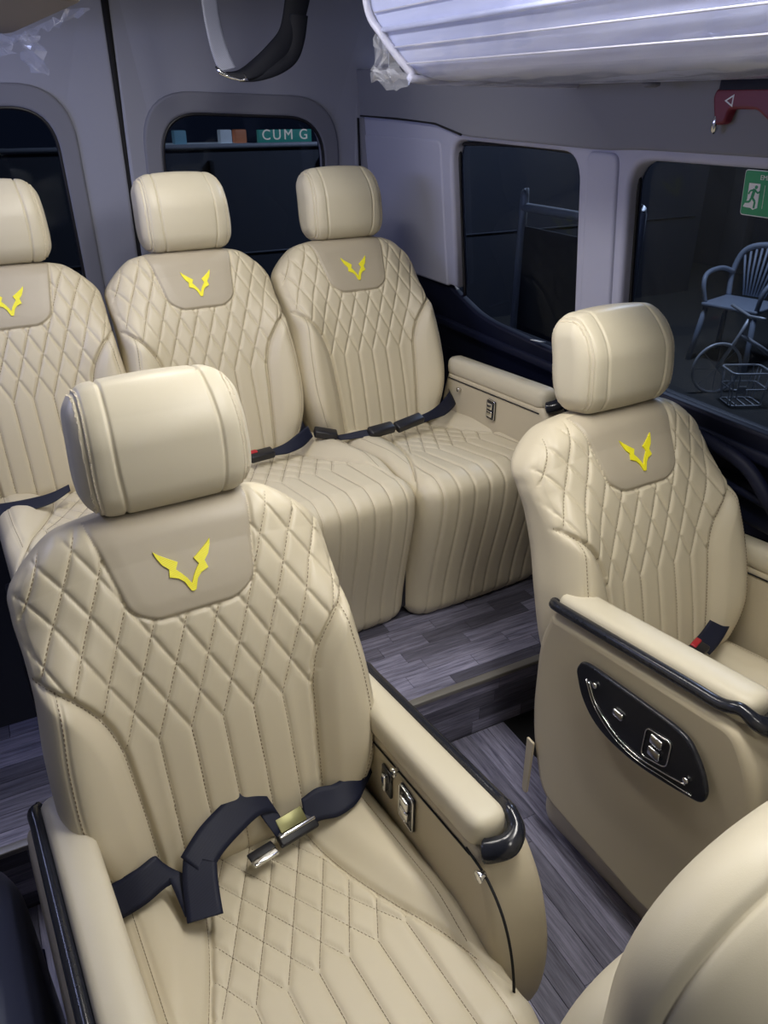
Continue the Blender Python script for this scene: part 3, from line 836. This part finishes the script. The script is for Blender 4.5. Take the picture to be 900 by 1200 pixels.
# lower navy panel with ledge, recess and handle
me = plate('wall_lower', round_poly([(-.7, .70), (2.86, .70), (2.86, ZB+.09), (2.30, ZB+.085), (2.18, ZB+.05), (2.05, ZB+.01), (1.7, ZB-.005), (-.7, ZB+.01)], [0, 0, 0, .1, .1, .1, .1, 0]), [], .03, .008, 3); xform(me, M_YZ)
for v in me.vertices: v.co.x += 1.42+.10*min(max((ZB-.06-v.co.z)/.16, 0), 1)
wl = struct(link('trim_5', me, NAVY))
struct(rbox('wall_right_lower', (.03, 3.6, .84), .005, NAVY, None, (1.575, 1.05, .40)))
for p in me.polygons: p.use_smooth = True
rbox('sill_ledge', (.12, 3.5, .03), .01, NAVY, wl, (1.47, 1.05, ZB-.06))
rbox('door_pocket', (.06, .40, .10), .02, NAVY, wl, (1.47, .98, .69), (0, 0, 0))
tube('pull_handle', catmull([(1.43, 1.16, .80), (1.40, 1.12, .82), (1.40, 1.0, .80), (1.41, .93, .74), (1.44, .92, .70)], 6), .016, NAVY, wl, 10)
tube('pocket_rail', [(1.425, 1.2, .735), (1.42, .95, .725), (1.42, .7, .72)], .010, NAVY, wl, 8)
tagp = tag(rbox('paper_tag', (.03, .035, .001), 0, WHITE, None, (1.395, 1.742, ZB+.012), (0, .2, .3)), 'small white paper tag on the navy sill behind the right headrest', 'tag')

# emergency exit sticker on window 2
ex = thing('exit_sign', 'green emergency exit sticker with running man on the side window', 'sign', (wx(1.342)+.018, 1.06, 1.342))
def on_glass(o, dz, dy): return (-.0+.1*0-(dz)*.10, dy, dz)
def sticker(name, polys, m, off, parent):
    bm = bmesh.new()
    for P in polys:
        a = [bm.verts.new((off-.1*z, -u, z)) for u, z in P]; b = [bm.verts.new((off+.0006-.1*z, -u, z)) for u, z in P]
        bm.faces.new(a); bm.faces.new(b[::-1])
        for i in range(len(P)): bm.faces.new((a[i], b[i], b[(i+1) % len(P)], a[(i+1) % len(P)]))
    bmesh.ops.triangulate(bm, faces=[f for f in bm.faces if len(f.verts) > 4]); bmesh.ops.recalc_face_normals(bm, faces=bm.faces)
    me = bpy.data.meshes.new(name); bm.to_mesh(me); bm.free(); return link(name, me, m, parent)
R = lambda u0, z0, u1, z1, r=.004: round_poly([(u0, z0), (u1, z0), (u1, z1), (u0, z1)], r, 4)
sticker('border', [R(-.078, -.042, .078, .042, .007)], WHITE, 0, ex)
sticker('sheet', [R(-.0762, -.0402, .0762, .0402, .006)], GREEN, -.0012, ex)
dx = -.052
sticker('doorway', [[(dx-.012, .018), (dx+.014, .018), (dx+.014, -.026), (dx+.004, -.030), (dx-.002, -.027), (dx-.012, -.027), (dx-.020, -.026), (dx-.012, -.012)]], WHITE, -.0020, ex)
head = [(dx+.006+.0034*math.cos(a), .0115+.0034*math.sin(a)) for a in np.linspace(0, 2*PI, 12, endpoint=False)]
def limb(p, q, w_):
    p = Vector(p); q = Vector(q); n = (q-p).normalized(); s = Vector((-n.y, n.x))*w_/2
    return [tuple(p+s), tuple(q+s), tuple(q-s), tuple(p-s)]
man = [head, limb((dx+.003, .008), (dx-.001, -.008), .0065), limb((dx+.003, .007), (dx-.007, .004), .003), limb((dx-.007, .004), (dx-.010, -.002), .003),
       limb((dx+.004, .006), (dx+.011, .001), .003), limb((dx+.011, .001), (dx+.015, .004), .003), limb((dx-.001, -.007), (dx+.007, -.015), .004),
       limb((dx+.007, -.015), (dx+.006, -.027), .004), limb((dx-.001, -.007), (dx-.006, -.016), .004), limb((dx-.006, -.016), (dx-.015, -.017), .004)]
sticker('running_man', man, GREEN, -.0028, ex)
sticker('divider', [R(dx+.0245, -.026, dx+.0253, .016, 0)], WHITE, -.0020, ex)
def text_me(name, s, size, depth=.0004, align='CENTER'):
    cu = bpy.data.curves.new(name, 'FONT'); cu.body = s; cu.size = size; cu.align_x = align; cu.align_y = 'CENTER'; cu.extrude = depth
    o = bpy.data.objects.new(name, cu); COL.objects.link(o); dg = bpy.context.evaluated_depsgraph_get(); dg.update()
    me = bpy.data.meshes.new_from_object(o.evaluated_get(dg)); bpy.data.objects.remove(o); bpy.data.curves.remove(cu); me.materials.clear(); return me
me = text_me('lettering', 'EMERGENCY EXIT', .0125); me.transform(Matrix(((0, 0, -1, 0), (-1, 0, 0, 0), (0, 1, 0, 0), (0, 0, 0, 1))))
for v in me.vertices: v.co.x += -.0022-.1*(v.co.z+.029); v.co.z += .029; v.co.y += -.010
link('lettering', me, WHITE, ex)

# emergency hammer in its holder on the header
hm = thing('emergency_hammer', 'dark red emergency hammer in holder above the side window', 'hammer', (1.318, 1.12, 1.49))
hb = plate('handle', round_poly([(.055, -.012), (.064, .018), (.058, .033), (-.20, .033), (-.20, .004), (-.095, .002), (-.098, -.020), (-.075, -.024), (-.04, -.002), (.020, -.002), (.026, -.026), (.050, -.030)], [.006, .006, .008, 0, 0, .008, .008, .008, .01, .006, .008, .008], 4), [], .022, .005, 2); xform(hb, M_YZ)
for p in hb.polygons: p.use_smooth = True
link('handle', hb, mat('maroon_plastic', (.17, .010, .030), .4), hm)
tube('hammer_tip', [(-.004, .048, -.008), (-.006, .050, -.022), (-.006, .051, -.036), (-.006, .052, -.044)], [.006, .0065, .0065, .003], CHROME, hm, 12)
rbox('holder', (.03, .26, .030), .006, NAVY, hm, (.004, -.075, .040))
tri = [(-.0, .010), (.011, .017), (.011, .003)]
AM = bpy.data.meshes.new('arrow_mark'); o_ = [(.034, .012), (.014, .0225), (.014, .0015)]; n_ = [(.0285, .012), (.0165, .0182), (.0165, .0058)]
AM.from_pydata([(x, a, b) for x in (-.0116, -.0108) for P in (o_, n_) for a, b in P], [], [(i, (i+1) % 3, 3+(i+1) % 3, 3+i) for i in range(3)]+[(6+(i+1) % 3, 6+i, 9+i, 9+(i+1) % 3) for i in range(3)]+[((i+1) % 3, i, 6+i, 6+(i+1) % 3) for i in range(3)])
AM.update(); link('arrow_mark', AM, WHITE, hm)
rb = tag(link('lamp_button', tube_me('lamp_button', [(0, 0, .0), (0, 0, -.006), (0, 0, -.009)], [.018, .017, .010], 20), WALLD, None, (1.26, 1.30, 1.534)), 'small round grey button under the overhead rack beside the hammer', 'button')

# ------------------------------------------------------------------ overhead rack right
rk = thing('overhead_rack', 'white overhead air duct rack wrapped in clear plastic along the right side', 'rack', (.9, 1.0, 1.54))
prof = [(-.03, .30), (-.045, .16), (-.035, .08), (-.005, .018), (.03, .002), (.10, -.002), (.44, -.004), (.44, .30)]
rp = round_poly(prof, [0, .1, .06, .04, .03, .05, 0, 0], 6)
me = plate('rack_shell', rp, [], 2.3, .004, 1)
# plate XY -> XZ with thickness along Y, slanted rear end
M_XZ2 = Matrix(((1, 0, 0, 0), (0, 0, 1, 0), (0, 1, 0, 0), (0, 0, 0, 1))); me.transform(M_XZ2); me.flip_normals()
for v in me.vertices:
    if v.co.y > 0: v.co.y = .60+.95*max(min(v.co.z, .14), 0)
for p in me.polygons: p.use_smooth = False
link('rack_shell', me, RACKM, rk)
for k, z in enumerate((.030, .060, .092, .125, .16)):
    xo = np.interp(z, [.018, .08, .16], [-.006, -.036, -.046])-.004
    tube('trim_strip', [(xo, y, z) for y in np.linspace(-1.1, .60+.95*min(z, .14)-.012, 4)], .0018 if k != 2 else .005, RACKM if k == 2 else LAV, rk, 6)
ec = [(.44, .598, -.004), (.03, .602, .000), (-.008, .615, .016), (-.04, .675, .08), (-.05, .735, .145), (-.05, .738, .3)]
tube('end_cap', catmull(ec, 6), .008, LAV, rk, 8)
# film wrapped round it and its loose tail
ths = [(-.02, .30), (-.052, .16), (-.045, .08), (-.014, .012), (.025, -.008), (.10, -.010), (.16, -.006)]
pr = catmull(ths, 6); V = []; F = []; ny = 70
ysF = np.linspace(-1.1, .60, ny)
for i, y in enumerate(ysF):
    for j, (x, z) in enumerate(pr):
        wv = .003*math.sin(y*23+j*.7)+.002*math.sin(y*51-j*1.3)
        n_ = 1 if j > 0 else 0
        e_ = max(min(z, .14), 0)*.95*max(0, (y-.2)/.4)
        V.append((x-abs(wv)*.8, y+e_, z-abs(wv)*.5))
nn = len(pr)
for i in range(ny-1):
    for j in range(nn-1): F.append((i*nn+j, i*nn+j+1, (i+1)*nn+j+1, (i+1)*nn+j))
me = bpy.data.meshes.new('plastic_wrap'); me.from_pydata(V, [], F)
for p in me.polygons: p.use_smooth = True
fw = link('plastic_wrap', me, FILM, rk); fw['label'] = 'clear plastic wrapping film'
def crumple(name, pts, nu, nv, amp, m, parent, seed):
    """loose film scrap: quad patch p00,p10,p11,p01 crumpled"""
    r = np.random.default_rng(seed); p00, p10, p11, p01 = map(np.array, pts); V = []; F = []
    for i in range(nu+1):
        for j in range(nv+1):
            u, v = i/nu, j/nv; P = p00*(1-u)*(1-v)+p10*u*(1-v)+p11*u*v+p01*(1-u)*v
            V.append(P+r.normal(0, amp, 3))
    for i in range(nu):
        for j in range(nv):
            a = i*(nv+1)+j; F += [(a, a+1, a+nv+2), (a, a+nv+2, a+nv+1)]
    me = bpy.data.meshes.new(name); me.from_pydata([tuple(v) for v in V], [], F); me.update()
    return link(name, me, m, parent)
l0 = W(.9, 1.0, 1.54)
t_ = crumple('film_tail', [W(.845, 1.68, 1.635)-l0, W(.87, 1.735, 1.625)-l0, W(.88, 1.775, 1.545)-l0, W(.885, 1.60, 1.538)-l0], 6, 6, .006, FILM2, rk, 3)
crumple('film_tail', [W(.87, 1.75, 1.57)-l0, W(.88, 1.765, 1.545)-l0, W(.885, 1.67, 1.522)-l0, W(.885, 1.58, 1.540)-l0], 5, 4, .005, FILM2, rk, 9)

# ------------------------------------------------------------------ rear wall (two rear doors)
YR = 2.80
def win_outline(x0, x1, zb, zt, r, slant=0): return round_poly([(x0, zb), (x1, zb), (x1-.02, zt-slant), (x0+.02, zt)], [.06, .06, r, r], 10)
for i, (x0, x1, wa, wb, sl) in enumerate(((-.42, .494, -.25, .325, -.02), (.506, 1.42, .598, 1.205, .02))):
    hole = win_outline(wa, wb, .60, 1.475, .13, sl)
    me = plate('door', [(x0, .1), (x1, .1), (x1, 1.95), (x0, 1.95)], [hole[::-1]], .05, .010, 2); xform(me, M_XZ); me.transform(Matrix.Translation((0, YR+.025, 0)))
    for v in me.vertices: v.co.y -= max(0, v.co.z-1.0)*.05
    dr = struct(link('door_%d' % (i+1), me, WALL))
    big = win_outline(wa-.055, wb+.055, .55, 1.535, .17, sl)
    me = plate('window_surround', big, [win_outline(wa+.002, wb-.002, .602, 1.472, .13, sl)[::-1]], .02, .009, 3); xform(me, M_XZ); me.transform(Matrix.Translation((0, YR-.003, 0)))
    for v in me.vertices: v.co.y -= max(0, v.co.z-1.0)*.05
    for p in me.polygons: p.use_smooth = True
    link('window_surround', me, WALLD, dr)
    for (a, b) in ((x0, wa-.055), (wb+.055, x1)):
        tube('panel_seam', [(a, YR-.021, 1.395), ((a+b)/2, YR-.021, 1.392), (b, YR-.021, 1.390)], .0016, GAP, dr, 5)
    me = plate('glass', win_outline(wa-.03, wb+.03, .57, 1.50, .14, sl), [], .005); xform(me, M_XZ); me.transform(Matrix.Translation((0, YR+.035, 0)))
    for v in me.vertices: v.co.y -= max(0, v.co.z-1.0)*.05
    wn = struct(link('window_%d' % (i+3), me, GLASS))
    gp = win_outline(wa+.004, wb-.004, .604, 1.470, .13, sl)
    tube('gasket', [(a, YR-.006-max(0, b-1)*.05, b) for a, b in gp], .006, BLACK, wn, 6, True)
gs = tube('trim_2', [(.500, YR+.01, .2), (.500, YR-.004, .9), (.500, YR-.012, 1.3), (.500, YR-.05, 1.95)], .012, GAP, None, 8); struct(gs)
# corner pillar between rear door and side wall
me = plate('trim_3', round_poly([(1.31, .2), (1.45, .2), (1.45, 1.95), (1.30, 1.95)], 0), [], .06, .015, 3); xform(me, M_XZ); me.transform(Matrix.Translation((0, 2.80, 0))); struct(link('trim_3', me, WALL))
tube('trim_4', [(1.318, 2.766, 1.45), (1.325, 2.766, 1.2), (1.335, 2.766, .9)], .004, GAP, None, 6)['kind'] = 'structure'
# ceiling, left wall, front bulkhead outside the frame
ce = struct(rbox('ceiling', (2.3, 3.9, .04), 0, HEAD, None, (.42, .95, 1.92)))
lw = struct(rbox('wall_left', (.04, 3.9, 1.95), 0, WALL, None, (-.74, .95, .95)))
# ceiling lamps (the light sources' own fittings); the entry one is added for its fill
LAMP = mat('lamp_diffuser', (.9, .9, .9), .5, emit=((1, .95, .86), 4))
for y in (-.35, .70, 1.65):
    x = {-.35: .45, .70: .70, 1.65: .42}[y]
    t = thing('ceiling_lamp', 'slim white ceiling lamp over the %s of the cabin' % ('entry (added fill)' if y < 0 else 'front' if y < 1 else 'rear'), 'lamp', (x, y, 1.895), 'ceiling lamps')
    rbox('lamp_frame', (.16, .76, .018), .006, RACKM, t, (0, 0, 0)); rbox('diffuser', (.12, .70, .008), .002, LAMP, t, (0, 0, -.010))

# overhead panel top left, with film scraps
lp = thing('luggage_shelf', 'brown grey overhead panel edge at the top left corner', 'panel', (.1, 1.9, 1.66))
me = plate('panel_body', round_poly([(-.9, -.9), (.153, -.33), (.10, .45), (.0, .55), (-.9, .55)], [0, .03, .05, 0, 0], 5), [], .03, .010, 3)
link('panel_body', me, mat('taupe_fabric', (.20, .175, .16), .8, bump=(500, .2)), lp)
crumple('film_edge', [W(.16, -.30, -.015), W(.10, .50, -.015), W(.11, .50, -.032), W(.168, -.30, -.026)], 14, 2, .004, FILM2, lp, 8)
crumple('film_scrap', [W(.105, .42, -.02), W(.135, .30, -.02), W(.15, .32, -.098), W(.12, .45, -.088)], 4, 8, .006, FILM2, lp, 5)
crumple('film_scrap', [W(.05, .42, -.02), W(.09, .36, -.02), W(.09, .38, -.06), W(.05, .45, -.06)], 4, 5, .006, FILM2, lp, 6)

# hanging strap with hook
DWEB = weave('black_webbing', (.004, .005, .010), (.006, .007, .013), 260, .6); DWEB.node_tree.nodes['Principled BSDF'].inputs['Specular IOR Level'].default_value = .2
hs = thing('hanging_strap', 'folded seat belt strap with metal hook hanging from the ceiling', 'strap', (.72, 2.2, 1.6))
C = [(.645, 2.2, 1.93), (.646, 2.2, 1.80), (.650, 2.2, 1.70), (.655, 2.19, 1.64), (.664, 2.18, 1.595), (.672, 2.17, 1.572)]
link('webbing_grey', ribbon_me('webbing', rel(hs, C), [(1, .1, 0), (1, .1, .0), (1, .2, 0), (1, .1, .1), (1, -.1, .15), (1, -.1, .2)], .022), GREYWEB, hs)
C = [(.668, 2.18, 1.566), (.71, 2.17, 1.568), (.755, 2.17, 1.585), (.80, 2.175, 1.612), (.845, 2.185, 1.65), (.875, 2.2, 1.71), (.90, 2.21, 1.80), (.92, 2.21, 1.93)]
link('webbing_dark', ribbon_me('webbing', rel(hs, C), [(.2, .8, .3), (-.1, .8, .6), (-.3, .6, .8), (-.45, .4, .8), (-.6, .3, .65), (-.9, .2, .3), (-1, .2, .1), (-1, .2, 0)], [.012, .020, .024, .026, .028, .030, .036, .036], m_across=10, cup=.008), DWEB, hs)
C = [(.70, 2.172, 1.555), (.745, 2.165, 1.562), (.80, 2.165, 1.580), (.845, 2.17, 1.605), (.865, 2.18, 1.645), (.88, 2.19, 1.70)]
link('webbing_dark', ribbon_me('webbing', rel(hs, C), [(0, .6, .8), (-.2, .5, .8), (-.4, .4, .8), (-.6, .3, .6), (-.8, .3, .3), (-1, .2, .1)], [.008, .014, .018, .018, .022, .024], m_across=8, cup=.006), DWEB, hs)
tube('metal_hook', np.array([(.642, 2.17, 1.578), (.650, 2.165, 1.566), (.672, 2.16, 1.555), (.700, 2.16, 1.549), (.716, 2.16, 1.550), (.712, 2.165, 1.562)])-np.array(hs.location), [.004, .006, .0035, .003, .005, .003], CHROME, hs, 8)

# navy padded box at the lower left
wb = thing('wheel_arch_cover', 'dark navy padded cover in the bottom left corner beside the seat', 'cover', (-.29, .74, 0))
V, d, F = rbox_grid(.165, .29, .24, .11, 24, 36, 28); V = V*np.array([1, 1, 1.08])+np.array([0, 0, .26]); V[:, 0] -= .02*np.sin(V[:, 1]*6)
link('padded_shell', mesh_np('padded_shell', V, F), mat('navy_leather', (.020, .024, .05), .38, bump=(700, .12)), wb)
tube('piping', catmull([(.146, -.22, .25), (.150, -.1, .275), (.150, .08, .275), (.143, .22, .25)], 6), .003, NAVY, wb, 6)

# ------------------------------------------------------------------ the street outside, at night
pl_ = bpy.data.lights.new('street_fill_light', 'POINT'); pl_.energy = 650; pl_.color = (.8, .86, 1); pl_.shadow_soft_size = .3  # added light with no known lamp, brightens the dark street objects
po_ = bpy.data.objects.new('street_fill_light', pl_); COL.objects.link(po_); po_.location = (4.2, 3.6, 3.6)
ASPH = mat('asphalt', (.05, .05, .05), .85, noise_col=((.08, .078, .07), 30)); DARKW = mat('dark_facade', (.045, .052, .075), .8, noise_col=((.065, .066, .075), 6))
gr = struct(link('ground', rbox('g_', (40, 40, .1), 0, None).data, ASPH)); gr.location = (4, 6, -.33)
bpy.data.objects.remove(bpy.data.objects['g_'])
wa_ = tag(rbox('dark_facade', (.3, 16, 5), .02, DARKW, None, (8.2, 3, 2.1)), 'dark house front across the street beyond the side windows', 'building')
for yy in (.5, 3.5, 6.5): rbox('facade_post', (.2, .3, 5), .02, mat('facade_post', (.09, .09, .10), .8), wa_, (-.2, yy-3, 0))
def rail_frame(loc, rz, wd, h, label):
    t = thing('rail_frame', label, 'frame', loc, 'metal rail frames outside'); t.rotation_euler.z = rz
    SM = bpy.data.materials.get('pale_steel') or mat('pale_steel', (.75, .77, .8), .4, metal=.2)
    tube('rail', catmull([(0, 0, 0), (0, 0, h-.05), (0, .012, h-.012), (0, .05, h), (0, wd-.05, h), (0, wd-.012, h-.012), (0, wd, h-.05), (0, wd, 0)], 5), .017, SM, t, 8)
    rbox('board', (.012, wd-.05, h-.10), .003, DARKW, t, (0, wd/2, (h-.10)/2+.03))
    return t
rail_frame((2.0, 2.02, -.28), 0, .65, 1.41, 'pale metal rail framed board outside the rear side window')
def plastic_chair(loc, rz):
    t = thing('plastic_chair', 'pale blue plastic garden chair on the pavement outside the window', 'chair', loc); t.rotation_euler.z = rz
    PM = mat('pale_blue_plastic', (.42, .47, .56), .4)
    P = catmull([(-.20, .20, .42), (-.22, .235, .60), (-.17, .27, .76), (0, .285, .81), (.17, .27, .76), (.22, .235, .60), (.20, .20, .42)], 6)
    tube('back_rim', P, .022, PM, t, 8)
    for k in range(-4, 5):
        u = k/4; tube('back_slat', [(u*.08, .20, .45), (u*.13, .235, .62), (u*.165, .27, .79-.06*abs(u)**2)], .009, PM, t, 6)
    sb = rbox('seat', (.44, .42, .03), .012, PM, t, (0, 0, .42))
    for sx in (-1, 1):
        tube('leg', [(sx*.19, -.17, .42), (sx*.21, -.20, .2), (sx*.23, -.23, 0)], .022, PM, t, 8)
        tube('leg', [(sx*.19, .19, .42), (sx*.21, .22, .2), (sx*.23, .25, 0)], .022, PM, t, 8)
        tube('armrest', catmull([(sx*.21, .235, .60), (sx*.25, .10, .64), (sx*.25, -.12, .63), (sx*.23, -.20, .56), (sx*.20, -.18, .42)], 5), .018, PM, t, 8)
    return t
plastic_chair((5.08, 3.98, -.28), math.radians(-75)).scale = (.98, .98, 1.02)
def bicycle(loc, rz):
    t = thing('bicycle', 'small bicycle with wire basket parked outside the window', 'bicycle', loc); t.rotation_euler.z = rz
    SM = bpy.data.materials.get('pale_steel'); R_ = .17
    for sx in (0, .62):
        circ = [(sx+R_*math.cos(a), 0, R_+.0+R_*math.sin(a)) for a in np.linspace(0, 2*PI, 40, endpoint=False)]
        wh = tube('wheel', circ, .011, SM, t, 8, True)
        for k in range(8):
            a = k*PI/4; tube('spoke', [(sx, 0, R_), (sx+R_*.5*math.cos(a), 0, R_+R_*.5*math.sin(a)), (sx+R_*math.cos(a), 0, R_+R_*math.sin(a))], .002, SM, wh, 4)
    tube('frame', [(0, 0, R_), (.12, 0, .40), (.16, 0, .50)], .013, SM, t, 8); tube('frame', [(.12, 0, .40), (.3, 0, .30), (.42, 0, .22)], .014, SM, t, 8)
    tube('frame', [(.42, 0, .22), (.5, 0, .2), (.62, 0, R_)], .011, SM, t, 8); tube('frame', [(.42, 0, .22), (.43, 0, .38), (.44, 0, .46)], .012, SM, t, 8)
    tube('handlebar', [(.14, -.20, .55), (.16, 0, .52), (.14, .20, .55)], .011, SM, t, 8); rbox('saddle', (.20, .12, .05), .02, BLACK, t, (.46, 0, .48))
    return t
bicycle((4.36, 3.50, -.28), math.radians(-20))
def wire_basket(loc, rz):
    t = thing('wire_basket', 'pale wire basket standing on the ground beside the small bicycle', 'basket', loc); t.rotation_euler.z = rz
    SM = bpy.data.materials.get('pale_steel'); B = round_poly([(-.13, -.10), (.13, -.10), (.13, .10), (-.13, .10)], .04, 4)
    for z, k in ((.23, 1.0), (.12, .92), (.008, .84)): tube('rim' if z > .2 else 'hoop', [(x*k, y*k, z) for x, y in B], .007 if z > .2 else .005, SM, t, 6, True)
    for x, y in B[::2]: tube('wire', [(x, y, .23), (x*.92, y*.92, .12), (x*.84, y*.84, .008)], .004, SM, t, 5)
    for x in (-.06, 0, .06): tube('wire', [(x, -.084, .008), (x, 0, .008), (x, .084, .008)], .004, SM, t, 5)
    rbox('label_plate', (.06, .004, .05), .001, WHITE, t, (-.06, -.094, .12))
wire_basket((4.36, 3.26, -.28), math.radians(-25))
# dark wall, posts and lit shop sign behind the van
bw = tag(rbox('yard_wall', (9, .12, 2.4), .01, DARKW, None, (2.2, 6.0, .03)), 'dark wall behind the van below the lit shop sign', 'wall')
for x in (1.65, 2.51): rbox('wall_post', (.035, .05, 2.2), .004, BLACK, bw, (x-2.2, -.08, 0))
tube('wall_rail', [(-4.4, -.07, 1.19), (0, -.07, 1.19), (4.4, -.07, 1.19)], .02, mat('rail_paint', (.35, .36, .4), .5), bw, 6)
tube('wall_rail', [(-4.4, -.07, .45), (0, -.07, .45), (4.4, -.07, .45)], .008, mat('rail_paint_dark', (.12, .13, .16), .5), bw, 6)
sg = thing('shop_sign', 'lit green shop sign with pale lettering seen through the rear window', 'sign', (3.0, 8.0, 1.20))
for lx in (-.22, .22): rbox('sign_post', (.03, .03, 1.5), .003, BLACK, sg, (lx, .03, -.76))
rbox('sign_board', (.56, .05, .12), .005, mat('sign_green', (.03, .20, .16), .5, emit=((.04, .26, .22), .8)), sg)
SL = mat('sign_letters', (.8, .7, .6), .5, emit=((.95, .8, .68), .9))
for ch, lx in zip('CUMG', (-.20, -.09, .03, .19)):
    me = text_me('letter', ch, .13, .004); me.transform(Matrix.Rotation(PI/2, 4, 'X')); me.transform(Matrix.Translation((lx, -.031, .012))); link('letter', me, SL, sg)
st = tag(rbox('shop_counter', (1.5, .4, 1.42), .01, mat('shop_counter_glow', (.5, .55, .6), .5, emit=((.55, .62, .7), .45)), None, (1.93, 8.3, .43)), 'pale glowing shop counter left of the green sign behind the van', 'counter')  # emission stands in for shop lighting on the counter
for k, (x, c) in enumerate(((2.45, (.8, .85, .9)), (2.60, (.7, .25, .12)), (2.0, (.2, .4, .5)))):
    tag(rbox('goods_box', (.12, .1, .12), .01, mat('goods_%d' % k, c, .5, emit=(c, .3)), None, (x, 8.2, 1.20)), ['white carton', 'orange carton', 'teal carton'][k]+' among the glowing goods beside the green sign', 'box')  # cartons glow in their own colour in place of shop lighting
